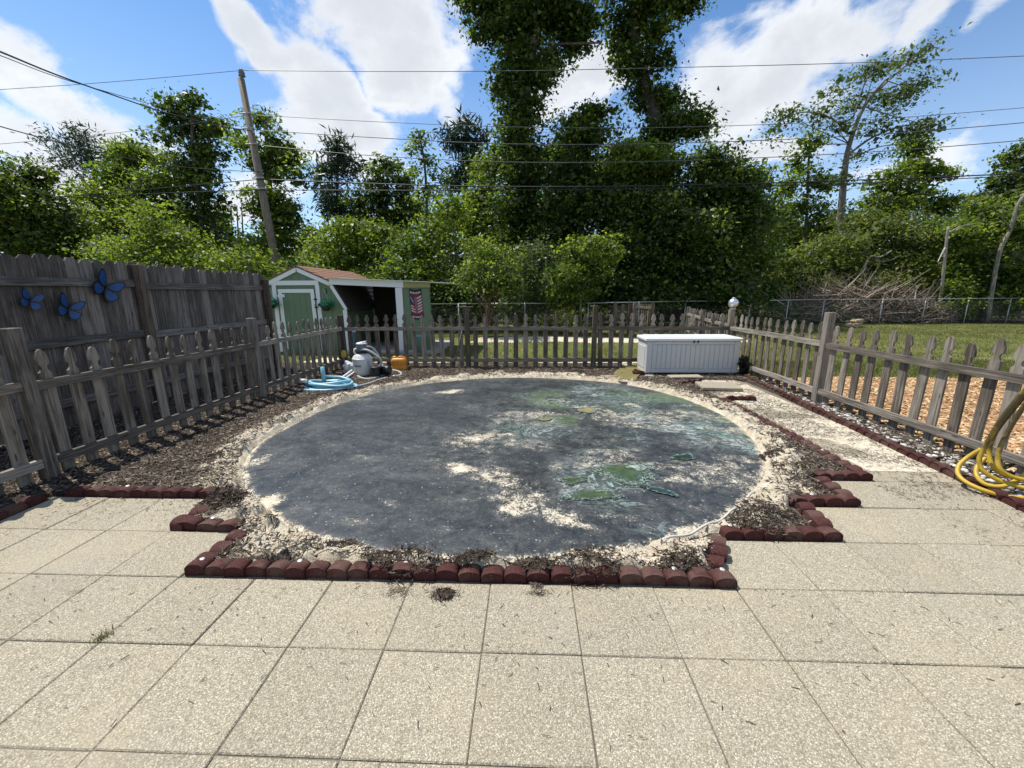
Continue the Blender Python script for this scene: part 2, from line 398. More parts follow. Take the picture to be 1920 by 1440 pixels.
def m_mulchbase():
    mt, n = newmat('orange_mulch_base'); v = wpos(n); f = n.noise(v, 30, 5, .65)
    n.put(n.p.inputs['Base Color'], n.ramp(f, [(.3, (.17, .08, .033)), (.5, (.36, .20, .09)), (.72, (.52, .34, .17))]))
    n.p.inputs['Roughness'].default_value = .95; bump(n, f, .02, .9); return mt
M['mulchbase'] = m_mulchbase()
def m_sandsheet():
    mt, n = newmat('pale_sand'); v = wpos(n); f = n.noise(v, 8, 6, .65); f2 = n.noise(v, 60, 4, .6)
    c = n.ramp(f, [(.3, (.46, .40, .295)), (.55, (.62, .55, .42)), (.75, (.70, .64, .52))])
    c = n.mix(n.ss(f2, .58, .7, 0., .6), c, (.10, .08, .06))
    n.put(n.p.inputs['Base Color'], c); n.p.inputs['Roughness'].default_value = .95; n.p.inputs['Specular IOR Level'].default_value = .15; bump(n, n.math('ADD', f, f2), .01, .7); return mt
M['sandsheet'] = m_sandsheet()
def m_liner():
    mt, n = newmat('black_pool_liner'); v = wpos(n)
    du, gr, pa = n.attr('dust'), n.attr('green'), n.attr('pale')
    nf = n.noise(v, 70, 6, .75); nm = n.noise(v, 13, 8, .72, .5); nl = n.noise(v, 2.0, 8, .68, .8)
    base = n.ramp(nl, [(.3, (.011, .0165, .0195)), (.5, (.019, .0265, .031)), (.7, (.036, .046, .051))])
    gv = n.node('ShaderNodeTexVoronoi'); gv.inputs['Scale'].default_value = 105; n.l.new(v, gv.inputs['Vector']); gs = n.node('ShaderNodeSeparateColor'); n.l.new(gv.outputs['Color'], gs.inputs[0])
    base = n.mix(n.math('MULTIPLY', n.math('POWER', gs.outputs[0], 3.), n.ss(nm, .35, .65, .05, .40)), n.mix(1., base, (.72, .72, .72), 'MULTIPLY'), (.17, .165, .15))
    sc = n.noise(n.vmap(v, (2.2, 34, 1), (0, 0, .35)), 1.3, 3, .5, .3); base = n.mix(n.ss(sc, .66, .72, 0., .35), base, (.14, .145, .15))
    # dried algae marbling: thin contour lines of a warped field
    wv = n.vadd(v, n.vmap(n.node('ShaderNodeCombineXYZ').outputs[0]))
    fld = n.noise(n.vmap(v, (1, 1.4, 1)), 2.0, 7, .60, 2.2)
    tri = n.math('PINGPONG', n.math('MULTIPLY', fld, 15.), 1.)
    line = n.ss(tri, .50, .92)
    pm = n.math('MULTIPLY', n.math('MULTIPLY', pa, n.math('ADD', .10, n.math('MULTIPLY', line, .9))), n.ss(nm, .30, .52, .25, 1.), None, True)
    c = n.mix(pm, base, n.mix(n.ss(nl, .4, .6), (.20, .31, .265), (.38, .44, .40)))
    c = n.mix(n.math('MULTIPLY', gr, n.ss(nm, .25, .5, .6, 1.)), c, (.075, .125, .045))
    k = n.math('ADD', n.math('MULTIPLY', du, 1.05), n.math('ADD', n.math('MULTIPLY', n.math('SUBTRACT', nf, .5), 2.5), n.math('MULTIPLY', n.math('SUBTRACT', nm, .5), 1.5)))
    dm = n.math('MULTIPLY', n.ss(k, .60, .80), .92)
    haze = n.math('MULTIPLY', n.ss(du, .0, .6, .05, .36), n.ss(n.math('ADD', nm, n.math('MULTIPLY', nf, .4)), .5, .85))
    c = n.mix(haze, c, (.25, .24, .215))
    c = n.mix(dm, c, n.ramp(nm, [(.35, (.36, .29, .19)), (.5, (.55, .48, .35)), (.7, (.70, .65, .54))]))
    spk = n.ss(gs.outputs[1], .991, .997)
    c = n.mix(n.math('MULTIPLY', spk, .55), c, (.5, .48, .42))
    n.put(n.p.inputs['Base Color'], c)
    n.put(n.p.inputs['Roughness'], n.math('ADD', n.ss(nl, .35, .65, .34, .50), n.math('MULTIPLY', dm, .45)))
    n.p.inputs['Specular IOR Level'].default_value = .5
    wr = n.math('MULTIPLY', n.noise(n.vmap(v, (8, 15, 1)), 2.2, 3, .5, 1.2), n.ss(nl, .45, .65))
    bump(n, n.math('ADD', n.math('MULTIPLY', wr, .5), n.math('MULTIPLY', dm, .35)), .014, .6); return mt
M['liner'] = m_liner()
def m_puddle(name, c0, c1, rough=.12):
    mt, n = newmat(name); v = wpos(n); f = n.noise(v, 14, 5, .6, .6); e = n.attr('edge'); g = n.noise(v, 26, 6, .7, .6)
    c = n.mix(n.ss(f, .35, .65), c0, c1)
    k = n.ss(n.math('ADD', e, n.math('MULTIPLY', n.math('SUBTRACT', g, .5), 1.3)), .62, .92)
    edge = n.mix(n.ss(n.noise(v, 60, 4, .6, .8), .45, .62), (.030, .040, .036), (.24, .31, .26))
    n.put(n.p.inputs['Base Color'], n.mix(k, c, edge)); n.put(n.p.inputs['Roughness'], n.math('ADD', rough, n.math('MULTIPLY', k, .5), None, True)); n.p.inputs['Specular IOR Level'].default_value = .4
    return mt
M['pud_green'] = m_puddle('algae_green_water', (.045, .072, .034), (.080, .112, .060), .16)
M['pud_teal'] = m_puddle('dark_green_water', (.016, .034, .026), (.03, .055, .042), .1)
M['pud_yellow'] = m_puddle('yellow_green_water', (.17, .15, .06), (.27, .235, .10), .3)
M['pud_rim'] = m_puddle('dried_algae_rim', (.03, .04, .035), (.34, .40, .35), .7)
M['white'] = simple('white_trim_paint', (.72, .73, .73), .55, .06, 20)
M['shedgreen'] = simple('green_siding_paint', (.125, .185, .105), .6, .10, 8)
M['shedolive'] = simple('yellow_green_paint', (.30, .29, .11), .6, .12, 8)
M['shingle'] = simple('brown_shingle', (.23, .115, .07), .9, .4, 60, bumpd=.004)
M['shingle_shade'] = simple('shaded_shingle', (.035, .028, .024), .9, .4, 60)  # darkened copy of the brown shingle: lean-to shade painted into the colour
M['shadewood'] = simple('shaded_interior_wood', (.022, .017, .013), .85, .3, 12)  # near-black colour stands in for the deep shade inside the lean-to
M['concrete'] = simple('grey_concrete', (.36, .35, .33), .9, .18, 14, bumpd=.003)
M['boxpl'] = simple('pale_grey_resin', (.54, .545, .53), .55, .05, 40, bumpd=.001)
M['boxlid'] = simple('white_resin', (.74, .75, .74), .5, .04, 40)
M['black'] = simple('black_plastic', (.012, .012, .013), .4, .2, 30)
M['tank'] = simple('ivory_tank_plastic', (.62, .62, .58), .35, .06, 12)
M['greypl'] = simple('grey_plastic', (.16, .17, .18), .45, .12, 20)
M['greyhose'] = simple('grey_hose', (.36, .37, .36), .45, .12, 20)
M['bluehose'] = simple('light_blue_hose', (.25, .50, .60), .4, .12, 18)
M['orange'] = simple('orange_jug_plastic', (.58, .235, .022), .45, .12, 12)
M['orangecap'] = simple('yellow_cap_plastic', (.65, .36, .04), .45, .1, 12)
M['metal'] = simple('galvanised_metal', (.42, .43, .44), .42, .15, 40, metal=.6)
M['wire'] = simple('black_cable', (.018, .018, .019), .6, .2, 10)
M['wire_l'] = simple('bare_aluminium_cable', (.09, .092, .095), .5, .2, 10)
M['globe'] = simple('silver_globe', (.68, .69, .67), .34, .05, 10, metal=.85)
M['bfly_blk'] = simple('black_enamel', (.010, .012, .018), .4, .2, 30)
M['bfly_blue'] = simple('blue_enamel', (.012, .075, .26), .35, .45, 35)
M['bfly_dot'] = simple('pale_blue_enamel', (.45, .6, .75), .4, .1, 35)
M['stone'] = simple('tan_stone', (.33, .25, .17), .9, .25, 14, bumpd=.008)
M['flag_red'] = simple('flag_red_cloth', (.21, .028, .035), .9, .15, 60)
M['flag_white'] = simple('flag_white_cloth', (.56, .50, .49), .9, .1, 60)
M['flag_blue'] = simple('flag_navy_cloth', (.025, .032, .085), .9, .15, 60)
M['flag_black'] = simple('flag_black_cloth', (.018, .018, .02), .9, .15, 60)
M['flag_mauve'] = simple('flag_mauve_cloth', (.20, .10, .13), .9, .5, 50)
M['teal'] = simple('teal_plastic', (.08, .27, .27), .5, .2, 10)
M['bluepl'] = simple('blue_plastic', (.03, .10, .22), .5, .2, 10)
M['paleblue'] = simple('pale_blue_plastic', (.16, .30, .36), .5, .2, 10)
M['brickred'] = simple('brick_red', (.30, .12, .09), .9, .2, 20)
M['yellowsponge'] = simple('yellow_foam', (.55, .40, .09), .85, .2, 40)
M['plasticbag'] = simple('pale_plastic_bag', (.55, .57, .58), .35, .15, 25)
def m_yhose():
    mt, n = newmat('dirty_yellow_hose'); v = wpos(n); f = n.noise(v, 7, 5, .65); f2 = n.noise(v, 40, 4, .6)
    c = n.mix(f2, (.42, .27, .016), (.55, .38, .04)); d = n.attr('grime')
    k = n.ss(n.math('ADD', d, n.math('MULTIPLY', n.math('SUBTRACT', f, .5), 1.5)), .35, .75)
    n.put(n.p.inputs['Base Color'], n.mix(k, c, n.mix(f2, (.045, .036, .016), (.13, .10, .04)))); n.p.inputs['Roughness'].default_value = .5; bump(n, f2, .001, .4); return mt
M['yhose'] = m_yhose()

# ------------------------------------------------------------------ setting: ground, lawn, patio
S0 = .4064; TX, TY = .22375, .98219
def xl(c): return TX+S0*c
def yl(j): return TY+S0*(4-j)
def grid_mesh(name, xs, ys, zf):
    X, Y = np.meshgrid(xs, ys); Z = zf(X, Y); V = np.stack([X, Y, Z], -1).reshape(-1, 3)
    nx, ny = len(xs), len(ys); i = np.arange((ny-1)*(nx-1)); r = i//(nx-1); c = i % (nx-1); a = r*nx+c
    return fast_mesh(name, V, np.stack([a, a+1, a+nx+1, a+nx], 1), True), X.ravel(), Y.ravel()
def zground(X, Y):
    z = -.075+.03*fbm(X*.4, Y*.4, 5, 3)
    return z-.25*sstep(np.hypot(X, Y-5), 20, 45)*fbm(X*.05, Y*.05, 8, 2)
gx = np.unique(np.concatenate([np.linspace(-400, -30, 24), np.linspace(-30, 30, 121), np.linspace(30, 400, 24)]))
gy = np.unique(np.concatenate([np.linspace(-60, -3, 12), np.linspace(-3, 32, 90), np.linspace(32, 600, 30)]))
me, _, _ = grid_mesh('ground', gx, gy, zground); o = obj('ground', me, M['ground']); tag(o, kind='structure')

# patio: joint-sand base and single pavers
mb = MB(); mb.box(-3.9, xl(16), -1.6, 2.62, -.30, -.010); mb.box(xl(4)+.01, 3.74, 2.63, 7.2, -.30, -.012)
patio = obj('patio', mb.mesh('patio_base'), simple('joint_sand', (.15, .135, .10), .95, .5, 60)); tag(patio, kind='structure')
def has_paver(c, j):   # cell c: xl(c)..xl(c+1); j: yl(j)..yl(j-1)
    if c < -9 or c > 14: return False
    if c <= -7: return j >= 1
    if c == -6: return j >= 2
    if c <= 1: return j >= 3
    if c <= 3: return j >= 2
    if c == 4: return j >= 1
    if c == 5: return j >= 0
    if c in (6, 7): return j >= -9
    return j >= 1
pv = []
for k in range(4):
    mb = MB(); h = S0/2-.0013-.0004*k; mb.box(-h, h, -h, h, -.05, 0, ch=.004); pv.append(mb.mesh('paver'))
rp = random.Random(3)
for j in range(-9, 9):
    for c in range(-9, 15):
        if not has_paver(c, j): continue
        if j < 0 and c == 7 and j % 3 == 0: pass
        o = obj('paver', pv[rp.randrange(4)], M['paver'], patio, ((xl(c)+xl(c+1))/2+rp.uniform(-.0015, .0015), (yl(j)+yl(j-1))/2+rp.uniform(-.0015, .0015), rp.uniform(-.005, .0)),
                (rp.uniform(-.004, .004), rp.uniform(-.004, .004), rp.choice((0, PI/2, PI))+rp.uniform(-.004, .004)))

# pool outline
OUT = [(456, 896), (467, 928), (490, 950), (516, 969), (589, 1012), (670, 1028), (751, 1043), (860, 1053), (978, 1055), (1066, 1046), (1182, 1031), (1285, 1009), (1352, 976), (1410, 923), (1436, 877), (1416, 836),
       (1387, 801), (1328, 766), (1255, 740), (1174, 722), (1066, 712), (955, 709), (819, 718), (711, 736), (630, 760), (548, 798), (480, 836), (462, 865)]
PC = np.array([-.1, 4.45])
op = np.array([G(u, v)[:2] for u, v in OUT]); th = np.arctan2(op[:, 1]-PC[1], op[:, 0]-PC[0]); rr = np.hypot(op[:, 1]-PC[1], op[:, 0]-PC[0])
o_ = np.argsort(th); th, rr = th[o_], rr[o_]
tt = np.concatenate([th-2*PI, th, th+2*PI]); r3 = np.concatenate([rr, rr, rr])
ta = np.linspace(-PI, PI, 361); ra_ = np.interp(ta, tt, r3)
ker = np.hanning(19); ker /= ker.sum(); ra_ = np.convolve(np.concatenate([ra_[-10:-1], ra_, ra_[1:10]]), ker, 'valid')
def rpool(x, y): return np.interp(np.arctan2(y-PC[1], x-PC[0]), ta, ra_)
def dpool(x, y): return np.hypot(x-PC[0], y-PC[1])-rpool(x, y)   # >0 outside the liner
def liner_z(X, Y):
    d = dpool(X, Y)
    z = .012+.022*fbm(X*1.1, Y*1.3, 2, 3)*sstep(-d, 0, .5)+.006*fbm(X*6, Y*9, 4, 2)
    z += .085*np.abs(fbm(X*1.9+.8*fbm(X*1.5, Y*1.5, 9), Y*2.8, 7, 4)-.5)*sstep(X, -.2, 1.)*sstep(-d, .05, .4)+.02*np.abs(fbm(X*1.3, Y*3.5, 12, 3)-.5)*sstep(-d, .05, .4)
    return z-.03*sstep(d, -.04, .06)

# bed of sand and mulch between the edging, the fences and the liner
def in_paver(X, Y):
    c = np.floor((X-TX)/S0).astype(int); j = 4-np.floor((Y-TY)/S0).astype(int)
    r = np.zeros(X.shape, bool)
    for cc in range(-10, 15):
        for jj in range(-9, 9):
            if has_paver(cc, jj): r |= (c == cc) & (j == jj)
    return r
def bed_z(X, Y):
    d = dpool(X, Y)
    lump = fbm(X*7, Y*7, 21, 3, .5)
    z = .004+.022*fbm(X*3, Y*3, 20, 3)+.010*fbm(X*18, Y*18, 22, 2, .5)
    wob = .10*(fbm(X*2.5, Y*2.5, 30, 2)-.5)
    z = z+(.012+.058*sstep(lump, .36, .70)*(.5+fbm(X*2.1, Y*2.1, 25, 2)))*np.exp(-((d-.13+wob)/.17)**2)
    z = np.where(d < .02, -.06+.066*sstep(d, -.10, .02), z)
    z = np.where(d < -.10, -.07, z)
    return z
xs = np.arange(-5.3, 3.78, .0155); ys = np.arange(1.70, 8.35, .0155)
X, Y = np.meshgrid(xs, ys)
Z = bed_z(X, Y); pvm = np.zeros(X.shape, bool)
for ox, oy in ((0, 0), (.085, 0), (-.085, 0), (0, -.085), (.06, -.06), (-.06, -.06)): pvm |= in_paver(X+ox, Y+oy)
Z = np.where(pvm, -.16, Z)
V = np.stack([X, Y, Z], -1).reshape(-1, 3); nx, ny = len(xs), len(ys)
i = np.arange((ny-1)*(nx-1)); a = (i//(nx-1))*nx+i % (nx-1)
me = fast_mesh('bed_soil', V, np.stack([a, a+1, a+nx+1, a+nx], 1), True)
d = dpool(X, Y)
ringw = .36+.24*(fbm(X*1.3, Y*1.3, 40, 3)-.4)+.14*sstep(X, .8, 2.)*sstep(Y, 2.5, 5)
sand = .92*(1-sstep(d, ringw*.55, ringw*1.5))
sand = sand*(.45+.75*fbm(X*6, Y*6, 41, 4, .6))
front = sstep(-Y, -2.35, -1.95)*(1-sstep(np.abs(X), 1.7, 1.9))
sand = np.maximum(sand, front*(.15+.75*fbm(X*4, Y*4, 43, 4, .6)*sstep(np.sin(X*3.1+1.2)+.9*np.cos(X*1.3), -.6, 1.0)))
back = sstep(Y, 6.8, 7.2)*sstep(X, 1.4, 2.0); sand = np.maximum(sand, back*(.25+.7*fbm(X*4, Y*4, 44, 4)))
left = 1-sstep(X, -3.6, -2.9); sand *= (1-.55*left)
dark = sstep(fbm(X*6, Y*6, 47, 5, .68), .47, .58)
sand = sand*(1-.6*dark*sstep(d, .06, .3))
sand = np.maximum(sand, .8*sstep(fbm(X*7, Y*7, 21, 5, .62), .50, .62)*np.exp(-((d-.13)/.2)**2))
fattr(me, 'sand', sand.ravel(), 'POINT')
bed = obj('bed_soil', me, M['bed']); tag(bed, kind='structure')

# liner
R = []
nr, na = 150, 560
aa = np.linspace(-PI, PI, na, endpoint=False); rf = np.interp(aa, ta, ra_)+.05
fr = np.concatenate([[.004], np.linspace(.02, 1, nr-1)])
LX = PC[0]+np.outer(fr, rf*np.cos(aa)); LY = PC[1]+np.outer(fr, rf*np.sin(aa)); LZ = liner_z(LX, LY)
V = np.stack([LX, LY, LZ], -1).reshape(-1, 3); i = np.arange((nr-1)*na); r_ = i//na; c_ = i % na; c2 = (c_+1) % na
Fq = np.stack([r_*na+c_, (r_+1)*na+c_, (r_+1)*na+c2, r_*na+c2], 1)
me = fast_mesh('pool_liner', V, Fq, True)
lx, ly = LX.ravel(), LY.ravel(); dl = dpool(lx, ly)
dust = np.zeros_like(lx)+.46*fbm(lx*1.3+fbm(lx, ly, 51), ly*2.0, 50, 5, .62)*sstep(fbm(lx*.9, ly*1.4, 52, 3), .25, .6)
def spot(u, v, ru, rv, ang=0.):
    c = G(u, v); ax = abs(G(u+ru, v)[0]-c[0]); ay = abs(G(u, v-rv)[1]-c[1])
    X_, Y_ = lx-c[0]+.35*ax*(fbm(lx*4, ly*4, 60)-.5), ly-c[1]+.5*ay*(fbm(lx*3, ly*3, 61)-.5)
    ca, sa = math.cos(ang), math.sin(ang)
    return 1-sstep(np.hypot((X_*ca+Y_*sa)/ax, (-X_*sa+Y_*ca)/ay), .1, 1.15)
for (u, v, ru, rv, ang, w) in [(860, 885, 75, 16, -.35, .85), (935, 905, 90, 26, -.5, .7), (975, 940, 80, 32, -.6, .80), (1040, 975, 95, 24, -.5, .75), (960, 960, 50, 30, 0, .7), (1095, 993, 55, 10, -.4, .6), (900, 825, 110, 26, 0, .6), (860, 835, 60, 18, 0, .55),
        (950, 790, 60, 18, 0, .45), (1000, 835, 80, 20, 0, .5), (845, 738, 45, 6, .35, .9), (680, 752, 55, 6, 0, .4), (500, 945, 45, 22, 0, 1.1), (660, 980, 60, 14, 0, .55), (730, 950, 40, 12, 0, .35), (830, 1000, 40, 14, 0, .4),
        (680, 865, 70, 16, 0, .3), (490, 865, 30, 24, 0, .6), (1010, 775, 60, 10, 0, .35), (1285, 1000, 60, 18, .3, .75), (1375, 960, 45, 25, .5, .7), (1330, 990, 40, 12, 0, .9), (1240, 800, 150, 30, 0, .3), (1140, 830, 120, 30, 0, .3), (1180, 760, 80, 10, 0, .3), (760, 880, 160, 30, 0, .22), (860, 940, 110, 30, 0, .25), (1060, 1020, 80, 16, 0, .3)]:
    dust = np.maximum(dust, w*spot(u, v, ru, rv, ang))
dust = np.maximum(dust, .75*sstep(dl, -.10, .0))
cen = sstep(lx, -1.3, .1)*(1-sstep(np.abs(ly-3.9), 1.0, 2.3))
dust = np.maximum(dust, cen*.50*sstep(fbm(lx*1.7+fbm(lx*2, ly*2, 57)*.9, ly*2.6, 56, 4, .6), .36, .62))
dust *= (.45+1.05*fbm(lx*6, ly*8, 55, 5, .65))*1.12
green = np.zeros_like(lx); pale = np.zeros_like(lx)
for (u, v, ru, rv, ang, w) in [(1330, 775, 75, 26, .2, .95), (1250, 750, 90, 14, .1, .75), (1180, 740, 80, 12, 0, .35), (1030, 752, 55, 22, 0, .7), (1060, 792, 70, 14, 0, .65), (1120, 770, 90, 12, 0, .3), (1385, 815, 30, 18, 0, .6)]:
    green = np.maximum(green, w*spot(u, v, ru, rv, ang))
green *= sstep(fbm(lx*2.6+fbm(lx*3, ly*3, 71)*.8, ly*3.4, 70, 4), .34, .5)
PW = 1.7
for (u, v, ru, rv, ang, w) in [(1250, 800, 160, 40, -.2, .75), (1380, 830, 50, 45, .4, .95), (1140, 745, 200, 26, 0, .6), (1130, 905, 120, 55, 0, .75), (1040, 770, 90, 30, 0, .5), (1130, 930, 70, 40, 0, .5), (1000, 810, 130, 30, 0, .4), (1180, 860, 160, 22, 0, .4), (1260, 1000, 100, 16, 0, .35)]:
    pale = np.maximum(pale, PW*w*spot(u, v, ru, rv, ang))
pale *= sstep(fbm(lx*2.2+fbm(lx*2, ly*2, 81)*1.0, ly*2.8, 80, 4), .30, .52)
fattr(me, 'dust', dust, 'POINT'); fattr(me, 'green', green, 'POINT'); fattr(me, 'pale', pale, 'POINT')
liner = obj('pool_liner', me, M['liner']); tag(liner, 'round black pool liner spread flat on the ground, streaked with sand', 'pool liner')
# pale bead along the liner's near right edge
bp = [np.array([PC[0]+(np.interp(t, ta, ra_)+.015)*math.cos(t), PC[1]+(np.interp(t, ta, ra_)+.015)*math.sin(t), .035+.012*math.sin(k*1.7)]) for k, t in enumerate(np.linspace(-1.22, -.72, 16))]
obj('edge_bead', MB().tube(spline(bp, 3), .008, 6).mesh('edge_bead', True), simple('pale_vinyl', (.55, .52, .45), .6, .1, 20), liner)
# puddles on the liner
rq = np.random.default_rng(5)
def puddle(label, u, v, ru, rv, mat, ang=0., lobes=.30, rim=True, hole=None):
    c = G(u, v); ax = abs(G(u+ru, v)[0]-c[0]); ay = abs(G(u, v-rv)[1]-c[1]); k = 44
    ph = rq.random(4)*6.28; pts = []
    for s_ in range(k):
        t = 2*PI*s_/k; r0 = 1+lobes*(.5*math.sin(2*t+ph[0])+.4*math.sin(3*t+ph[1])+.34*math.sin(5*t+ph[2])+.22*math.sin(9*t+ph[3])+.14*math.sin(14*t+ph[1]))
        x_, y_ = ax*r0*math.cos(t), ay*r0*math.sin(t)
        pts.append((x_*math.cos(ang)-y_*math.sin(ang), x_*math.sin(ang)+y_*math.cos(ang)))
    def sheet(sc, dz, inner=None):
        V, Fc = [], []
        rings = [1., .75, .5, .25]
        for f in rings:
            for (x_, y_) in pts:
                V.append((x_*f*sc, y_*f*sc))
        V.append((0, 0)); XY = np.array(V)+c[:2]
        zz = liner_z(XY[:, 0], XY[:, 1])+dz
        for a_ in range(3):
            for s_ in range(k): Fc.append((a_*k+s_, a_*k+(s_+1) % k, (a_+1)*k+(s_+1) % k, (a_+1)*k+s_))
        for s_ in range(k): Fc.append((3*k+s_, 3*k+(s_+1) % k, 4*k))
        L = [(p[0]-c[0], p[1]-c[1], z) for p, z in zip(XY, zz)]
        me_ = make_mesh('puddle', L, Fc, True); fattr(me_, 'edge', np.concatenate([np.full(k, f) for f in rings]+[np.zeros(1)]), 'POINT'); return me_
    o = obj('puddle', sheet(1., .0085), mat, None, (c[0], c[1], 0)); tag(o, label, 'puddle')
    if rim: obj('algae_rim', sheet(1.12, .0042), M['pud_rim'], o, (c[0], c[1], 0))
    return o
puddle('largest green algae puddle on the liner, nearest the red edging at right', 1172, 893, 58, 15, M['pud_green'], -.12)
c_i = G(1190, 889); o_i = obj('algae_islet', MB().lathe([(.001, .010), (.085, .011), (.105, .007), (.11, .003)], 18).mesh('algae_islet', True), M['pud_rim'], None, (c_i[0], c_i[1], float(liner_z(np.array([c_i[0]]), np.array([c_i[1]]))[0])), (0, 0, .4), (1., .55, 1.)); tag(o_i, 'pale dried islet inside the largest green puddle', 'algae islet')
puddle('long narrow green puddle nearest the front of the pool liner', 1110, 937, 44, 9, M['pud_green'], -.05)
puddle('small green puddle just behind the long narrow front puddle', 1074, 909, 24, 8, M['pud_green'], .0)
puddle('dark oval puddle on the liner near its right edge', 1281, 865, 24, 6, M['pud_teal'], .45, .2, False)
puddle('dark stretched puddle in front of the largest green puddle', 1241, 932, 26, 5, M['pud_teal'], -.25, .2, False)
puddle('tiny dark puddle beside the dark stretched puddle', 1207, 924, 9, 3, M['pud_teal'], .3, .2, False)
puddle('thin yellow puddle far across the middle of the liner', 1101, 776, 20, 4, M['pud_yellow'], 0, .2, False)
puddle('small tan yellow puddle near the far green streaks', 1022, 792, 14, 2.5, M['pud_yellow'], 0, .2, False)

# ------------------------------------------------------------------ loose stuff
def chips(name, P, L, Wd, T, mat, seed, flat=.25, label=None, tints=None, kind='stuff'):
    r = np.random.default_rng(seed); n = len(P)
    t = r.normal(size=(n, 3)); t[:, 2] *= flat; t /= np.linalg.norm(t, axis=1)[:, None]
    u = r.normal(size=(n, 3)); u[:, 2] = np.abs(u[:, 2])+.8; nn = u-t*(u*t).sum(1)[:, None]; nn /= np.linalg.norm(nn, axis=1)[:, None]; b = np.cross(nn, t)
    l = (L*(.45+1.1*r.random(n)))[:, None]/2; w = (Wd*(.5+r.random(n)))[:, None]/2; h = (T*(.5+r.random(n)))[:, None]
    c1 = P+t*l; c0 = P-t*l
    V = np.stack([c0-b*w, c0+b*w*.4, c1+b*w, c1-b*w*.3, P+nn*h+t*l*.3, P+nn*h-t*l*.4], 1).reshape(-1, 3)
    q_ = np.arange(n)*6
    Fc = np.concatenate([np.stack([q_+0, q_+3, q_+4], 1), np.stack([q_+0, q_+4, q_+5], 1), np.stack([q_+3, q_+2, q_+4], 1), np.stack([q_+2, q_+1, q_+5], 1), np.stack([q_+2, q_+5, q_+4], 1), np.stack([q_+1, q_+0, q_+5], 1)], 0)
    me = fast_mesh(name, V, Fc); ti = r.random(n) if tints is None else tints; fattr(me, 'tint', np.tile(ti, 6))
    o = obj(name, me, mat); tag(o, kind=kind); return o
rg = np.random.default_rng(1)
def scatter_bed(n, fn):
    x = rg.uniform(-5.1, 3.75, n*6); y = rg.uniform(1.8, 8.1, n*6)
    k = (~in_paver(x, y)) & ~in_paver(x, y-.09) & ~in_paver(x+.08, y) & ~in_paver(x-.08, y) & (dpool(x, y) > .04); x, y = x[k], y[k]
    k = rg.random(len(x)) < fn(x, y); x, y = x[k][:n], y[k][:n]
    return np.stack([x, y, bed_z(x, y)+.004], 1)
def mulchy(x, y):
    d = dpool(x, y); p = .26+.74*sstep(d, .15, .45)
    clump = sstep(fbm(x*3.2, y*3.2, 90, 3), .40, .58)
    near = 1/(1+((y-1.5)/2.6)**2)
    return np.clip(p*(.30+.9*clump)*(.35+.9*near), 0, 1)
P = scatter_bed(74000, mulchy)
chips('mulch', P+np.array([0, 0, .004]), .042, .0085, .006, M['mulch'], 2, .30)
P = scatter_bed(20000, lambda x, y: np.clip(np.exp(-((dpool(x, y)-.16)/.16)**2)*(.2+1.2*sstep(fbm(x*3, y*3, 95, 3), .42, .6)), 0, 1))
def lumps(name, P, size, mat, seed, squash=.65, kind='stuff'):
    r = np.random.default_rng(seed); n = len(P)
    t_ = (1+5**.5)/2; iv = np.array([(-1, t_, 0), (1, t_, 0), (-1, -t_, 0), (1, -t_, 0), (0, -1, t_), (0, 1, t_), (0, -1, -t_), (0, 1, -t_), (t_, 0, -1), (t_, 0, 1), (-t_, 0, -1), (-t_, 0, 1)])/1.902
    fi = np.array([(0, 11, 5), (0, 5, 1), (0, 1, 7), (0, 7, 10), (0, 10, 11), (1, 5, 9), (5, 11, 4), (11, 10, 2), (10, 7, 6), (7, 1, 8), (3, 9, 4), (3, 4, 2), (3, 2, 6), (3, 6, 8), (3, 8, 9), (4, 9, 5), (2, 4, 11), (6, 2, 10), (8, 6, 7), (9, 8, 1)])
    s = (size*(.35+1.3*r.random(n)**2))[:, None, None]; v = iv[None]*(1+.30*(r.random((n, 12, 1))-.5))*s*(.8+.5*r.random((n, 1, 3)))
    v[:, :, 2] *= squash; an = r.random(n)*6.28; ca, sa = np.cos(an)[:, None], np.sin(an)[:, None]
    x = v[:, :, 0]*ca-v[:, :, 1]*sa; y = v[:, :, 0]*sa+v[:, :, 1]*ca
    V = np.stack([x, y, v[:, :, 2]], -1)+P[:, None, :]
    Fc = (fi[None]+(np.arange(n)*12)[:, None, None]).reshape(-1, 3)
    me = fast_mesh(name, V.reshape(-1, 3), Fc, True); fattr(me, 'tint', np.repeat(r.random(n), 20)); o = obj(name, me, mat); tag(o, kind=kind); return o
lumps('sand', P, .0072, M['sandlump'], 4, .5)
# sand heaped up by the near rim and spilled over the edging
hp = []
for (u, v, su, sv, n_) in [(640, 1045, 40, 22, 1800), (575, 1025, 60, 18, 900), (500, 945, 35, 14, 700), (1180, 1060, 90, 12, 1200), (1300, 1035, 30, 14, 600), (850, 1062, 30, 8, 400), (435, 905, 25, 18, 500)]:
    c = np.array([G(u+rg.normal()*su*.5, v+rg.normal()*sv*.5)[:2] for _ in range(n_)])
    k = (dpool(c[:, 0], c[:, 1]) > -.02) & ~in_paver(c[:, 0], c[:, 1]-.10); c = c[k]; hp.append(np.stack([c[:, 0], c[:, 1], np.maximum(bed_z(c[:, 0], c[:, 1]), .0)+.008], 1))
lumps('loose_sand', np.concatenate(hp), .006, M['sandlump'], 9, .5)
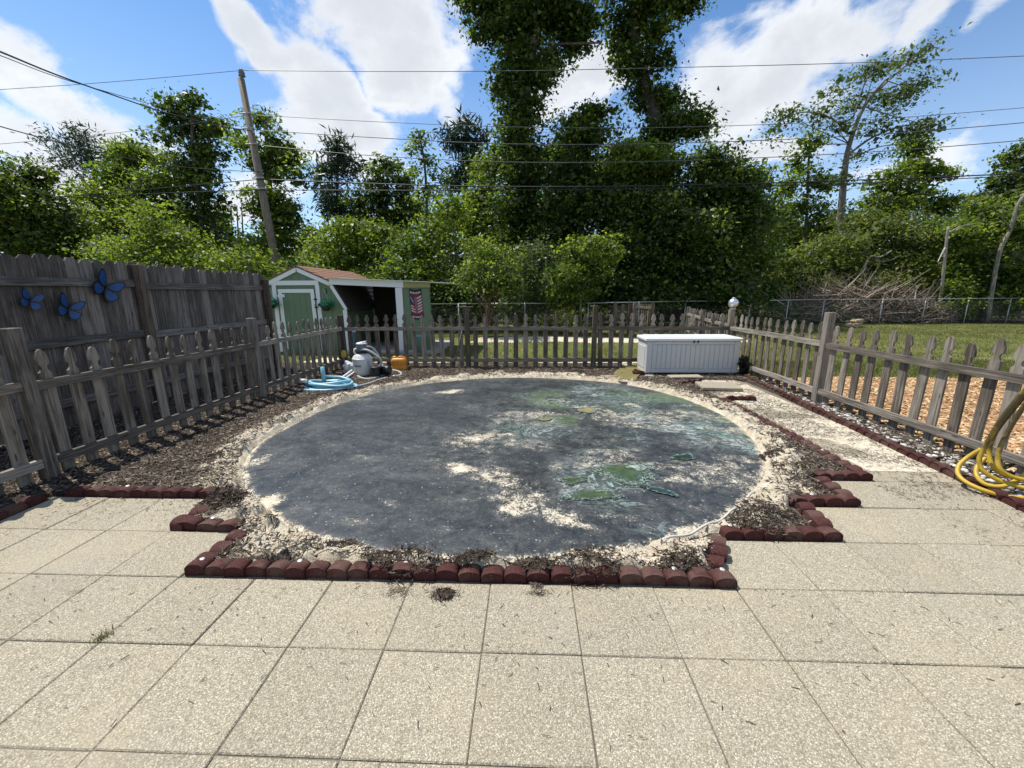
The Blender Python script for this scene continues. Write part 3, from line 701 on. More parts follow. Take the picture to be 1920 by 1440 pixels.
# litter on the pavers: mulch flecks on the side path, few on the patio
n_ = 11000; x = rg.uniform(2.62, 3.45, n_*3); y = rg.uniform(2.0, 6.9, n_*3)
k = rg.random(len(x)) < np.clip(.16+1.4*sstep(fbm(x*2.6, y*3.4, 100, 5, .65), .44, .62)*(.35+.65*sstep(y, 2.3, 3.2)), 0, 1)*(.10+.9*sstep(y, 2.2, 3.6)+.4*sstep(x, 2.9, 3.3)); x, y = x[k][:n_], y[k][:n_]
P1 = np.stack([x, y, np.full(len(x), .003)], 1)
x2 = rg.uniform(-3.3, 3.4, 420); y2 = 1.79-np.abs(rg.normal(size=420))*.42; P2 = np.stack([x2, y2, np.full(420, .002)], 1)
x3 = rg.uniform(-3.3, -2.0, 260); y3 = 2.6-np.abs(rg.normal(size=260))*.16; k = ~((x3 > -2.2) & (y3 > 2.2)); P3 = np.stack([x3, y3, np.full(260, .002)], 1)[k]
P4 = []
for (u, v, s_, n4) in [(745, 1108, 12, 70), (830, 1115, 16, 90), (1010, 1112, 10, 60), (1005, 1098, 6, 80)]:
    for _ in range(n4):
        g_ = G(u+rg.normal()*s_, v+rg.normal()*s_*.45); P4.append((g_[0], g_[1], .003+.006*rg.random()))
chips('litter', np.concatenate([P1, P2, P3, np.array(P4)]), .022, .0032, .002, M['mulch'], 12, .06)
# thin drift of sand over the side path
def drift(x0, x1, y0, y1, st, thr, seed, z):
    xs = np.arange(x0, x1, st); ys = np.arange(y0, y1, st); X, Y = np.meshgrid(xs, ys); f = fbm(X*2.4, Y*2.4, seed, 4, .6)*.8+.35*sstep(Y, 3.0, 6.5)
    zz = z+.012*(f-thr); nx = len(xs); V = np.stack([X, Y, zz], -1).reshape(-1, 3)
    i = np.arange((len(ys)-1)*(nx-1)); a = (i//(nx-1))*nx+i % (nx-1); return fast_mesh('sand_drift', V, np.stack([a, a+1, a+nx+1, a+nx], 1), True)
o = obj('sand_drift', drift(2.78, 3.46, 3.2, 7.05, .03, .60, 110, .0), M['sandsheet']); tag(o, kind='stuff')
# white pebbles along the right fence, orange chips beyond it
n_ = 1500; y = rg.uniform(2.2, 6.6, n_); x = 3.33+.088*(y-2.9)+rg.random(n_)*(.36-.04*(y-2.9))+.1
lumps('white_pebbles', np.stack([x, y, bed_z(x, y)+.004], 1)[x < 3.77], .016, M['pebble'], 15, .6)
mb = MB(); mb.box(3.42, 4.0, -1, 7.1, -.2, -.02); o = obj('pebble_base', mb.mesh('pebble_base'), M['bed']); tag(o, kind='structure')
bx = [(4.0, -2.), (12., -2.), (12., 6.2), (9.4, 7.3), (7.2, 7.0), (5.4, 7.15), (4.3, 7.0)]
mb = MB(); mb.prism(bx, -.2, -.012); o = obj('wood_chip_ground', mb.mesh('wood_chip_ground'), M['mulchbase']); tag(o, kind='structure')
n_ = 16000; x = 3.95+5.6*rg.random(n_)**1.3; y = rg.uniform(1.4, 7.0, n_)
chips('wood_chips', np.stack([x, y, np.full(n_, -.008)], 1), .055, .020, .010, M['ochip'], 17, .25)

# grass
def grass(name, x, y, hgt, wid, seed, zf=zground):
    r = np.random.default_rng(seed); n = len(x); z = zf(x, y)
    a = r.random(n)*6.28; ln = r.normal(size=(n, 2))*.5; h = hgt*(.45+r.random(n))
    p = np.stack([x, y, z], 1); s = np.stack([np.cos(a), np.sin(a), 0*a], 1)*(wid*(.6+.8*r.random(n)))[:, None]
    tip = p+np.stack([ln[:, 0]*h, ln[:, 1]*h, h], 1)
    V = np.stack([p-s, p+s, tip], 1).reshape(-1, 3); me = fast_mesh(name, V, np.arange(3*n).reshape(-1, 3))
    t = np.clip(.45*r.random(n)+.8*fbm(x*.9, y*.9, 130, 3)-.1, 0, 1); fattr(me, 'tint', t)
    o = obj(name, me, M['grass']); tag(o, kind='stuff')
n_ = 130000; x = rg.uniform(-13, 22, n_); y = 8.0+11.2*rg.random(n_)**1.15
x2 = 4.05+9*rg.random(40000); y2 = rg.uniform(7.05, 9., 40000); x = np.concatenate([x, x2]); y = np.concatenate([y, y2])
k = ~((y < 7.9) & (x < 4.1)) & ~((x < -1.9) & (x > -6.6) & (y > 10.1) & (y < 13.8)) & (rg.random(len(x)) < .35+.65*sstep(fbm(x*.8, y*.8, 131, 3), .40, .52)); x, y = x[k], y[k]
grass('grass', x, y, .055, .007, 18)
sx2 = np.arange(-3.4, 5.2, .05); sy2 = np.arange(8.15, 8.75, .05)
def strip(x0, x1, y0, y1, seed, z, st=.06, wob=.3):
    xs = np.arange(x0, x1, st); ys = np.arange(y0, y1, st); X, Y = np.meshgrid(xs, ys)
    e = np.minimum(np.minimum(X-x0, x1-X), np.minimum(Y-y0, y1-Y)); f = fbm(X*1.7, Y*1.7, seed, 4, .6)
    zz = zground(X, Y)+z*(sstep(e, 0, wob)*.9+f*1.2-.95); return X, Y, zz, len(xs), len(ys)
def sand_strip(x0, x1, y0, y1, seed, z=.06, wob=.3):
    X, Y, zz, nx, ny = strip(x0, x1, y0, y1, seed, z, wob=wob); V = np.stack([X, Y, zz], -1).reshape(-1, 3)
    i = np.arange((ny-1)*(nx-1)); a = (i//(nx-1))*nx+i % (nx-1)
    o = obj('sandy_ground', fast_mesh('sandy_ground', V, np.stack([a, a+1, a+nx+1, a+nx], 1), True), M['sandsheet']); tag(o, kind='structure')
sand_strip(-3.5, 4.6, 8.0, 8.9, 140, .085); sand_strip(-2.0, 7.0, 12.3, 14.2, 141, .085, .6); sand_strip(-5.1, -4.0, 8.4, 9.6, 142, .07)

# ------------------------------------------------------------------ red scalloped edging
def scallop_mesh(w=.112, h=.058, dp=.085):
    k = 11; prof = [(-w/2, 0), (-w/2, .024)]+[(-w/2*math.cos(PI*i/(k-1)), .024+(h-.024)*math.sin(PI*i/(k-1))**.85) for i in range(1, k-1)]+[(w/2, .024), (w/2, 0)]
    kk = len(prof); V = []
    for (y, sc, zs) in ((.006, .90, .90), (0., .97, .97), (.012, 1., 1.), (dp*.6, 1., .98), (dp, .96, .80)):
        for (x, z) in prof: V.append((x*sc, y, -.02 if z == 0 else z*zs))
    Fc = [tuple(range(kk))]
    for r in range(4):
        for i in range(kk-1): Fc.append((r*kk+i, (r+1)*kk+i, (r+1)*kk+i+1, r*kk+i+1))
    Fc.append(tuple(range(5*kk-1, 4*kk-1, -1)))
    mb = MB(); mb.add(V, Fc); return mb.mesh('scallop', auto=40)
SCM = scallop_mesh()
NAIL = MB().lathe([(.0135, 0), (.0135, .002), (.009, .0045), (.001, .005)], 10).mesh('nail', True)
M['nail'] = simple('galvanised_nail', (.55, .54, .5), .5, .15, 60, metal=.3)
re_ = random.Random(8)
def edging(p, q, side, label, nails=(), lift=0., tilt=.03, skip=(), sandy=()):
    """a run of scallops from p to q; side=+1: outer face lies to the right of the walking direction"""
    p = np.array(p, float); q_ = np.array(q, float); L = np.linalg.norm(q_-p); dr = (q_-p)/L; n = max(1, round(L/.113)); st = L/n
    out = np.array([dr[1], -dr[0]])*side
    root = thing('garden_edging', label, 'garden edging', (*((p+q_)/2), 0), 'red scalloped edging round the pool bed')
    ang = math.atan2(-out[1], -out[0])-PI/2     # local +Y points inward (away from outer face)
    for i in range(n):
        if i in skip: continue
        c = p+dr*st*(i+.5)
        o = obj('scallop', SCM, M['red'], root, (c[0]+re_.uniform(-.004, .004), c[1]+re_.uniform(-.006, .006), lift+re_.uniform(-.006, .004)), (re_.uniform(-tilt, tilt), re_.uniform(-tilt, tilt), ang+re_.uniform(-.05, .05)), (st/.112*.985, 1, 1))
        if i in nails: obj('nail', NAIL, M['nail'], root, (c[0]-out[0]*.055+re_.uniform(-.015, .015), c[1]-out[1]*.055, lift+.0565), (.1, .1, 0))
    return root
y1_, y2_, y3_, y4_ = yl(2), yl(1), yl(0), yl(-1)
edging((xl(-9), 1.55), (xl(-9), y3_-.05), 1, 'red scalloped edging at the foot of the near left picket post', tilt=.05)
edging((xl(-9)+.08, y3_+.01), (-2.40, y3_+.01), 1, 'long red scalloped edging between left picket post and pool sand', (3,))
edging((-2.37, y3_+.005), (-2.15, y3_+.02), 1, 'two loose red scallops past the gap in the left edging', tilt=.08)
edging((-2.225, y2_+.01), (-2.20, y2_+.25), -1, 'short red edging turning back beside the left mulch heap', tilt=.07)
edging((-2.18, y2_+.01), (-1.79, y2_+.0), 1, 'short red edging in front of the left mulch heap', (1,), tilt=.06)
edging((-1.755, y2_-.03), (-1.79, y1_+.05), 1, 'red edging running diagonally forward at the left front corner', tilt=.08)
edging((-1.79, y1_+.01), (-.82, y1_+.012), 1, 'left third of the front red edging, with sand spilled over it', (0, 5), tilt=.05)
edging((-.82, y1_+.012), (.12, y1_+.008), 1, 'middle third of the front red edging, with mulch tufts over it', (1,), tilt=.05)
edging((.12, y1_+.008), (1.045, y1_+.008), 1, 'right third of the front red edging, with pale nail heads', (5, 7), tilt=.05)
edging((1.03, y1_+.11), (1.15, y2_-.04), 1, 'crooked red edging joining the two front steps at right', tilt=.10)
edging((1.17, y2_+.012), (1.855, y2_+.012), 1, 'red edging along the first right step of the pool bed', (0,), tilt=.04)
edging((1.86, y2_+.10), (1.90, y3_-.01), 1, 'short red edging climbing from the first right step', tilt=.05)
edging((1.80, y3_+.012), (2.27, y3_+.012), 1, 'red edging along the second right step of the pool bed', (1,), tilt=.05)
edging((2.28, y3_+.10), (2.28, y4_-.01), 1, 'short red edging climbing from the second right step', tilt=.05)
edging((2.25, y4_+.012), (2.675, y4_+.012), 1, 'red edging along the third right step of the pool bed', tilt=.05)
edging((2.665, y4_+.1), (2.655, 4.25), 1, 'nearer half of the red edging beside the sandy path', (3,), tilt=.05)
edging((2.655, 4.25), (2.645, 5.42), 1, 'farther half of the red edging beside the sandy path', tilt=.05)
edging((2.70, 5.44), (3.06, 5.40), 1, 'dark curl of red edging across the head of the sandy path', tilt=.08, lift=.01)
edging((2.42, 6.36), (2.80, 6.52), 1, 'loose row of four red scallops in front of the storage box', tilt=.12, lift=.01)
for k_, (ya, yb, w_) in enumerate([(7.0, 5.75, 'stretch of red edging below the right fence nearest the storage box'), (5.75, 4.5, 'stretch of red edging below the right fence opposite the tall post'), (4.5, 3.3, 'stretch of red edging below the right fence next to the yellow hose'), (3.3, 1.6, 'stretch of red edging under the yellow hose coil')]):
    f_ = lambda y: 3.30+.090*(y-2.9)
    edging((f_(ya), ya), (f_(yb), yb), 1, w_, tilt=.05, lift=.0)

# ------------------------------------------------------------------ picket fences
def picket_mesh(h, w=.089, t=.018, seed=0):
    hw = w/2
    half = [(hw, 0), (hw, h-.188), (hw*.97, h-.182), (hw*.66, h-.172), (hw*.47, h-.158), (hw*.42, h-.143), (hw*.50, h-.128), (hw*.78, h-.117), (hw*.98, h-.110), (hw, h-.100), (hw*.93, h-.075), (hw*.74, h-.045), (hw*.52, h-.018), (hw*.30, h-.004), (hw*.08, h)]
    poly = half+[(-x, z) for x, z in reversed(half)]
    k = len(poly); V = [(x, -t/2, z) for x, z in poly]+[(x, t/2, z) for x, z in poly]
    Fc = [tuple(range(k)), tuple(range(2*k-1, k-1, -1))]+[(i, k+i, k+(i+1) % k, (i+1) % k) for i in range(k)]
    return MB().add(V, Fc).mesh('picket')
PK = [picket_mesh(1.0), picket_mesh(1.012), picket_mesh(.99)]
def post_mesh(h, w=.089, name='post'):
    mb = MB(); mb.box(-w/2, w/2, -w/2, w/2, -.3, h, ch=.004); return mb.mesh(name)
rf_ = random.Random(21)
def fence_line(root, pts, heights, inner, mp='picket', mr='rail', mpo='post', ztop=.765, zbot=.16, sp=.187, base=.02, top=.97, posts=True, rail_h=.068, pk=None, skip_post=()):
    """pts: post positions; inner: +1 if the pool side is to the left of the walking direction"""
    for i, p in enumerate(pts):
        if posts and heights[i]: obj('post', post_mesh(heights[i]), M[mpo], root, (*p, 0), (rf_.uniform(-.012, .012), rf_.uniform(-.012, .012), rf_.uniform(-.04, .04)+math.atan2(pts[min(i+1, len(pts)-1)][1]-pts[max(i-1, 0)][1], pts[min(i+1, len(pts)-1)][0]-pts[max(i-1, 0)][0])))
    for i in range(len(pts)-1):
        a = np.array(pts[i], float); b = np.array(pts[i+1], float); L = np.linalg.norm(b-a); d_ = (b-a)/L; ang = math.atan2(d_[1], d_[0]); nrm = np.array([-d_[1], d_[0]])*inner
        for zr in (ztop, zbot):
            l = L-.094; nseg = 8; mb = MB(); sag = rf_.uniform(-.006, .006)
            ring = []
            V = []; Fc = []
            for s_ in range(nseg+1):
                x = -l/2+l*s_/nseg; zz = sag*math.sin(PI*s_/nseg)+rf_.uniform(-.0015, .0015); yy = rf_.uniform(-.002, .002)
                for (yy2, z2) in ((-.019, -rail_h/2), (.019, -rail_h/2), (.019, rail_h/2), (-.019, rail_h/2)): V.append((x, yy2+yy, z2+zz))
            for s_ in range(nseg):
                for j in range(4): Fc.append((s_*4+j, s_*4+(j+1) % 4, s_*4+4+(j+1) % 4, s_*4+4+j))
            Fc += [(3, 2, 1, 0), tuple(range(nseg*4, nseg*4+4))]
            c = (a+b)/2+nrm*.012
            obj('rail', mb.add(V, Fc).mesh('rail'), M[mr], root, (c[0], c[1], zr+rf_.uniform(-.006, .006)), (0, rf_.uniform(-.006, .006), ang))
        n = max(1, round((L-.11)/sp)); st = (L-.10)/n
        for k in range(n):
            c = a+d_*(.05+st*(k+.5))-nrm*(.0085)-nrm*.010
            c = a+d_*(.05+st*(k+.5)+rf_.uniform(-.006, .006))+nrm*(.012-.019-.0095)
            obj('picket', rf_.choice(pk or PK), M[mp], root, (c[0], c[1], base+rf_.gauss(0, .011)), (rf_.uniform(-.010, .010), rf_.gauss(0, .014), ang+rf_.uniform(-.05, .05)))
A_, B_, C_, D_, E_, F_, G_, H_ = (-3.775, 2.87), (-3.715, 5.41), (-3.60, 7.86), (-1.15, 7.86), (1.27, 7.87), (3.835, 7.92), (3.79, 5.34), (3.80, 2.72)
root = thing('picket_fence', 'weathered grey picket fence standing along the left side of the pool', 'picket fence', (-3.7, 4, 0))
fence_line(root, [(-3.79, .35), A_, B_, C_], [1.15, 1.20, 1.12, 1.03], -1)
root = thing('picket_fence', 'brown picket fence across the back of the pool before the lawn', 'picket fence', (0, 7.87, 0))
fence_line(root, [C_, D_, E_, F_], [0, 1.16, 1.19, 1.10], -1, 'picket_b', 'rail_b', 'post_b', ztop=.765, zbot=.16)
obj('top_board', MB().box(-.17, .15, -.06, .06, 0, .018, ch=.003).mesh('top_board'), M['picket_b'], root, (D_[0]-.03, D_[1], 1.163), (0, 0, .05))
root = thing('picket_fence', 'sunlit grey picket fence along the right side of the pool', 'picket fence', (3.8, 5, 0))
fence_line(root, [F_, G_, H_, (3.82, .1)], [0, 1.17, 1.15, 1.15], -1)
# globe on the back right corner post
gl = thing('post_globe', 'silver glass globe sitting on the back right corner fence post', 'globe', (F_[0], F_[1], 1.10))
obj('globe_collar', MB().lathe([(.052, 0), (.055, .012), (.045, .03)], 16).mesh('globe_collar', True), M['metal'], gl, (F_[0], F_[1], 1.102))
obj('globe', MB().lathe([(.088*math.sin(PI*(.08+.88*i/14)), .105-.088*math.cos(PI*(.08+.88*i/14))) for i in range(15)], 22).mesh('globe', True), M['globe'], gl, (F_[0], F_[1], 1.115))
obj('globe_cap', MB().lathe([(.03, 0), (.034, .008), (.03, .02), (.012, .024)], 14).mesh('globe_cap', True), M['metal'], gl, (F_[0], F_[1], 1.30))
# leaning stick by the back fence
pa_, pb_ = G(851, 690), at(866, 620, 7.80)
o = obj('leaning_stick', MB().tube([(0, 0, 0), pb_-pa_], [.012, .010], 8).mesh('leaning_stick', True), M['bark_pale'], None, pa_); tag(o, 'pale wooden stick leaning on the back fence post with the top board', 'stick')

# ------------------------------------------------------------------ tall privacy fence
TFX = -4.93
tf = thing('privacy_fence', 'tall grey wooden privacy fence with dog-ear boards behind the left picket fence', 'privacy fence', (TFX, 4.5, 0))
def board_mesh(h, w=.138, t=.016):
    poly = [(-w/2, 0), (w/2, 0), (w/2, h-.04), (w/2-.036, h), (-w/2+.036, h), (-w/2, h-.04)]
    k = 6; V = [(-t/2, y, z) for y, z in poly]+[(t/2, y, z) for y, z in poly]
    return MB().add(V, [tuple(range(k-1, -1, -1)), tuple(range(k, 2*k))]+[(i, (i+1) % k, k+(i+1) % k, k+i) for i in range(k)]).mesh('board')
BD = [board_mesh(1.80), board_mesh(1.815), board_mesh(1.79)]
rb_ = random.Random(5)
yy = -.6
TP = [.05, 2.62, 5.16, 7.70]
while yy < 7.72:
    w_ = .1405
    obj('board', rb_.choice(BD), M['board'], tf, (TFX-.05+rb_.uniform(-.003, .003), yy, .03-.007*(yy-5)+rb_.uniform(-.012, .012)), (0, rb_.uniform(-.004, .004), rb_.uniform(-.02, .02))); yy += w_
for k_, y_ in enumerate(TP): obj('post', post_mesh(1.80 if k_ < 3 else 1.70), M['dpost'], tf, (TFX+.02, y_, 0), (rb_.uniform(-.01, .01), .0, 0))
for k_ in range(3):
    for zr in (1.56, .93, .30):
        L = TP[k_+1]-TP[k_]-.095; mb = MB(); mb.box(-.019, .019, -L/2, L/2, -.043, .043, ch=.003)
        obj('rail', mb.mesh('rail'), M['brail'], tf, (TFX-.022, (TP[k_]+TP[k_+1])/2, zr-.007*((TP[k_]+TP[k_+1])/2-5)+rb_.uniform(-.008, .008)), (rb_.uniform(-.004, .004), 0, 0))
# butterflies
def wing(pts, sc): return [(x*sc, y*sc) for x, y in pts]
FW = [(0, .02), (.06, .22), (.20, .48), (.42, .70), (.60, .78), (.68, .70), (.66, .50), (.62, .34), (.54, .16), (.34, .04)]
HW = [(0, 0), (.34, .02), (.58, .04), (.66, -.10), (.62, -.28), (.50, -.44), (.34, -.54), (.18, -.50), (.06, -.30)]
def butterfly(label, u, v, size, rot):
    c = onX(u, v, TFX-.018+.0); c[0] = TFX+.012
    b = thing('butterfly', label, 'butterfly ornament', c, 'blue metal butterflies on the tall fence')
    # local (a, b) -> wall plane: a runs to +Y, b to +Z, turned by rot; x out of the wall
    ca, sa = math.cos(rot), math.sin(rot)
    for s_ in (1, -1):
        for nm, pl in (('fore_wing', FW), ('hind_wing', HW)):
            P_ = [(x*size*s_, y*size) for x, y in pl]
            if (s_ > 0) == (nm == 'fore_wing' or True): P_ = P_[::-1]
            if sum(P_[i][0]*P_[(i+1) % len(P_)][1]-P_[(i+1) % len(P_)][0]*P_[i][1] for i in range(len(P_))) < 0: P_ = P_[::-1]
            Rm = Matrix(((0, 0, 1, 0), (ca, -sa, 0, 0), (sa, ca, 0, 0), (0, 0, 0, 1)))
            tilt_ = Matrix.Rotation(-.18*s_, 4, 'Y')
            w_ = obj(nm, MB().prism(P_, 0, .004, Rm @ tilt_).mesh(nm), M['bfly_blk'], b, c)
            cx = sum(p[0] for p in P_)/len(P_); cy = sum(p[1] for p in P_)/len(P_)
            # blue cells split by dark veins, and pale dots along the margin
            n_ = len(P_); cell = MB(); hub = (cx*.45, cy*.45)
            inn = [(cx+(x-cx)*.80, cy+(y-cy)*.80) for x, y in P_]
            for i in range(n_):
                p0, p1 = np.array(inn[i]), np.array(inn[(i+1) % n_]); h_ = np.array(hub); m_ = (p0+p1+h_)/3
                tri = [tuple(m_+(np.array(t)-m_)*.90) for t in (p0, p1, h_)]
                if (p1-p0)[0]*(h_-p0)[1]-(p1-p0)[1]*(h_-p0)[0] < 1e-6*size: continue
                cell.prism(tri, .004, .0055, Rm @ tilt_)
            if cell.V: obj('wing_cell', cell.mesh('wing_cell'), M['bfly_blue'], w_, c)
    P0 = []
    for t, r_ in ((-.30, .012), (-.15, .03), (.02, .045), (.14, .04), (.22, .022)):
        P0.append((np.array([.012, -sa*t*size, ca*t*size]), r_*size))
    obj('body', MB().tube([p for p, r in P0], [r for p, r in P0], 8).mesh('body', True), M['bfly_blk'], b, c)
butterfly('largest blue butterfly high on the tall fence beside its post', 193, 541, .24, -.62)
butterfly('middle-sized blue butterfly lower on the tall fence boards', 123, 580, .19, -.45)
butterfly('smallest blue butterfly, farthest from the tall fence post', 50, 565, .145, -.42)

# ------------------------------------------------------------------ shed with lean-to
SY = 10.3
c_ = at(557, 503, SY)
sxc = c_[0]; pk_z = c_[2]; hw = 1.17; eave_z = at(645, 578, SY)[2]; kink = at(621, 531, SY); kx = kink[0]-sxc; kz = kink[2]; SL = 3.25
shed = thing('garden_shed', 'green barn-roofed garden shed with white trim and an open lean-to', 'shed', (sxc, SY, 0))
prof = [(-hw, 0), (hw, 0), (hw, eave_z), (kx, kz), (0, pk_z), (-kx, kz), (-hw, eave_z)]
def inset(pr, a): return [(x*(1-a/hw), z if z == 0 else z-a*.9) for x, z in pr]
def wallprism(name, poly, y0, y1, mat, parent):
    k = len(poly); V = [(sxc+x, y0, z) for x, z in poly]+[(sxc+x, y1, z) for x, z in poly]
    return obj(name, MB().add(V, [tuple(range(k)), tuple(range(2*k-1, k-1, -1))]+[(i, k+i, k+(i+1) % k, (i+1) % k) for i in range(k)]).mesh(name), mat, parent, (0, 0, 0))
pin = inset(prof, .05); pin[0] = (pin[0][0], -.1); pin[1] = (pin[1][0], -.1)
wl = wallprism('wall', pin, SY, SY+SL, M['shedgreen'], shed)
# siding boards on the front, each its own piece (door opening left free)
dw = .50; dcx = at(575, 580, SY)[0]-sxc
def roof_under(x):
    x = abs(x)
    if x < kx: return pk_z+(kz-pk_z)*x/kx
    return kz+(eave_z-kz)*(x-kx)/(hw-kx)
x_ = -hw+.06
while x_ < hw-.14:
    x1_ = min(x_+.19, hw-.06)-.006
    zt = [roof_under(x_)-.075, roof_under(x1_)-.075]
    pts_ = [(x_, .0), (x1_, .0), (x1_, zt[1])]
    if x_ < 0 < x1_: pts_.append((0, pk_z-.075))
    pts_.append((x_, zt[0]))
    wallprism('siding_board', pts_, SY-.014, SY+.002, M['shedgreen'], wl); x_ += .19
def barY(name, p0, p1, w, y0, y1, mat, parent):
    """flat trim bar in the front plane between two (x, z) points"""
    p0, p1 = np.array(p0, float), np.array(p1, float); d_ = (p1-p0)/np.linalg.norm(p1-p0); n_ = np.array([-d_[1], d_[0]])*w/2
    return wallprism(name, [tuple(p0-n_), tuple(p1-n_), tuple(p1+n_), tuple(p0+n_)], y0, y1, mat, parent)
for a_, b_ in (((hw, eave_z), (kx, kz)), ((kx, kz), (0, pk_z)), ((0, pk_z), (-kx, kz)), ((-kx, kz), (-hw, eave_z))):
    barY('roof_trim', (a_[0]*1.0, a_[1]-.03), (b_[0]*1.0, b_[1]-.03), .095, SY-.055, SY-.016, M['white'], shed)
for s_ in (-1, 1): barY('corner_trim', (s_*(hw-.05), -.02), (s_*(hw-.05), eave_z-.04), .10, SY-.048, SY-.0175, M['white'], shed)
dl_, dr_ = at(530, 600, SY)[0]-sxc, at(596, 600, SY)[0]-sxc; dtz = at(560, 542, SY)[2]; ltz = at(560, 529, SY)[2]
barY('header_trim', (dl_-.16, ltz-.02), (dr_+.13, ltz-.02), .11, SY-.046, SY-.0185, M['white'], shed)
for x_ in (dl_-.10, dr_+.09): barY('door_jamb', (x_, -.02), (x_, ltz-.075), .10, SY-.044, SY-.0165, M['white'], shed)
door = wallprism('door', [(dl_, .05), (dr_, .05), (dr_, dtz), (dl_, dtz)], SY-.030, SY-.0155, M['shedgreen'], shed)
nd = 5; wd = (dr_-dl_-.16)/nd
for i in range(nd): wallprism('door_board', [(dl_+.08+i*wd+.003, .12), (dl_+.08+(i+1)*wd-.003, .12), (dl_+.08+(i+1)*wd-.003, dtz-.08), (dl_+.08+i*wd+.003, dtz-.08)], SY-.036, SY-.0302, M['shedgreen'], door)
for p0, p1 in (((dl_+.045, .05), (dl_+.045, dtz)), ((dr_-.045, .05), (dr_-.045, dtz))): barY('door_frame', p0, p1, .09, SY-.052, SY-.0365, M['white'], door)
barY('door_frame', (dl_+.09, dtz-.045), (dr_-.09, dtz-.045), .09, SY-.051, SY-.0365, M['white'], door)
barY('hinge', (dl_-.02, dtz-.17), (dl_+.16, dtz-.16), .07, SY-.058, SY-.0525, M['white'], door)
for z_ in (at(595, 561, SY)[2], at(595, 576, SY)[2]): barY('latch', (dr_-.02, z_), (dr_+.06, z_), .035, SY-.062, SY-.0525, M['black'], door)
# roof slabs with shingle courses
rprof = [(hw+.06, eave_z-.07), (kx+.02, kz+.02), (0, pk_z+.03)]
for s_ in (1, -1):
    for (a_, b_) in ((rprof[0], rprof[1]), (rprof[1], rprof[2])):
        a2, b2 = np.array(a_), np.array(b_); n_ = np.array([-(b2-a2)[1], (b2-a2)[0]]); n_ = -n_/np.linalg.norm(n_)
        if n_[1] < 0: n_ = -n_
        poly = [a2, a2+n_*.03, b2+n_*.03, b2]; poly = [(p[0]*s_, p[1]) for p in poly]
        if s_ > 0: poly = poly[::-1]
        under = s_ > 0 and a_ == rprof[0]; smat = M['shingle_shade'] if under else M['shingle']; rs_ = wallprism('roof', poly, SY-.06, SY+SL+.05, smat, shed)  # slope inside the lean-to takes the shingle with painted-in shade
        Lc = np.linalg.norm(b2-a2); nc = max(2, int(Lc/.13))
        for c in range(nc):
            p0 = a2+(b2-a2)*c/nc; p1 = a2+(b2-a2)*(c+1.02)/nc
            for t_ in range(11):
                y0 = SY-.065+(SL+.1)*(t_+(.5 if c % 2 else 0)*.9)/11; y1 = min(y0+(SL+.1)/11-.008, SY+SL+.05)
                if y1-y0 < .05: continue
                q = [(p0[0]+n_[0]*.031, p0[1]+n_[1]*.031), (p0[0]+n_[0]*.043, p0[1]+n_[1]*.043), (p1[0]+n_[0]*.035, p1[1]+n_[1]*.035), (p1[0]+n_[0]*.0305, p1[1]+n_[1]*.0305)]
                q = [(x*s_, z) for x, z in q]
                if s_ > 0: q = q[::-1]
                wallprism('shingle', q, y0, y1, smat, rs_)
# lean-to
lx0 = sxc+hw; pxl, pxr = at(747, 600, SY)[0], at(758, 600, SY)[0]; wxr = at(809, 600, SY)[0]
lt = thing('lean_to', 'open lean-to with white beam and green end wall beside the shed', 'lean-to', (lx0+1, SY, 0))
ft0, ft1 = at(615, 527, SY), at(762, 538, SY); fb0, fb1 = at(640, 536, SY), at(757, 548, SY)
def quadY(name, P4, y0, y1, mat, parent):
    V = [(p[0], y0, p[1]) for p in P4]+[(p[0], y1, p[1]) for p in P4]
    return obj(name, MB().add(V, [(0, 1, 2, 3), (7, 6, 5, 4), (0, 4, 5, 1), (1, 5, 6, 2), (2, 6, 7, 3), (3, 7, 4, 0)]).mesh(name), mat, parent, (0, 0, 0))
zl, zr = at(612, 521.5, SY-.1)[2], at(761, 527, SY-.1)[2]
quadY('beam', [(sxc+kx-.0, zl-.15), (pxr+.06, zr-.155), (pxr+.06, zr), (sxc+kx-.0, zl)], SY-.11, SY-.065, M['white'], lt)
quadY('beam_end', [(pxr+.063, zr-.16), (wxr+.03, zr-.155), (wxr+.03, zr-.026), (pxr+.063, zr-.003)], SY-.105, SY-.065, M['shedolive'], lt)
quadY('post', [(pxl, -.02), (pxr+.02, -.02), (pxr+.02, zr-.157), (pxl, zr-.154)], SY-.10, SY-.0, M['white'], lt)
wl2 = quadY('wall', [(pxr+.022, -.02), (wxr, -.02), (wxr, zr-.03), (pxr+.022, zr-.02)], SY-.06, SY-.0, M['shedgreen'], lt)
for k_ in range(3):
    a_ = pxr+.03+k_*(wxr-pxr-.04)/3; b_ = a_+(wxr-pxr-.04)/3-.008
    quadY('siding_board', [(a_, .0), (b_, .0), (b_, zr-.17), (a_, zr-.17)], SY-.068, SY-.0605, M['shedgreen'], wl2)
quadY('back_wall', [(lx0-.0, -.02), (pxr+.1, -.02), (pxr+.1, zr-.02), (lx0-.0, zl-.02)], SY+1.85, SY+1.9, M['shadewood'], lt)
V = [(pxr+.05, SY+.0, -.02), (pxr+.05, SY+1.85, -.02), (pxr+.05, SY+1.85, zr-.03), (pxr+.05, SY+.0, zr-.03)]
obj('side_wall', MB().add(V+[(x+.04, y, z) for x, y, z in V], [(0, 1, 2, 3), (7, 6, 5, 4), (0, 4, 5, 1), (1, 5, 6, 2), (2, 6, 7, 3), (3, 7, 4, 0)]).mesh('side_wall'), M['shadewood'], lt)
rt = [(sxc+kx-.08, zl+.006), (at(834, 530.5, SY-.2)[0], at(834, 530.5, SY-.2)[2])]
V = []
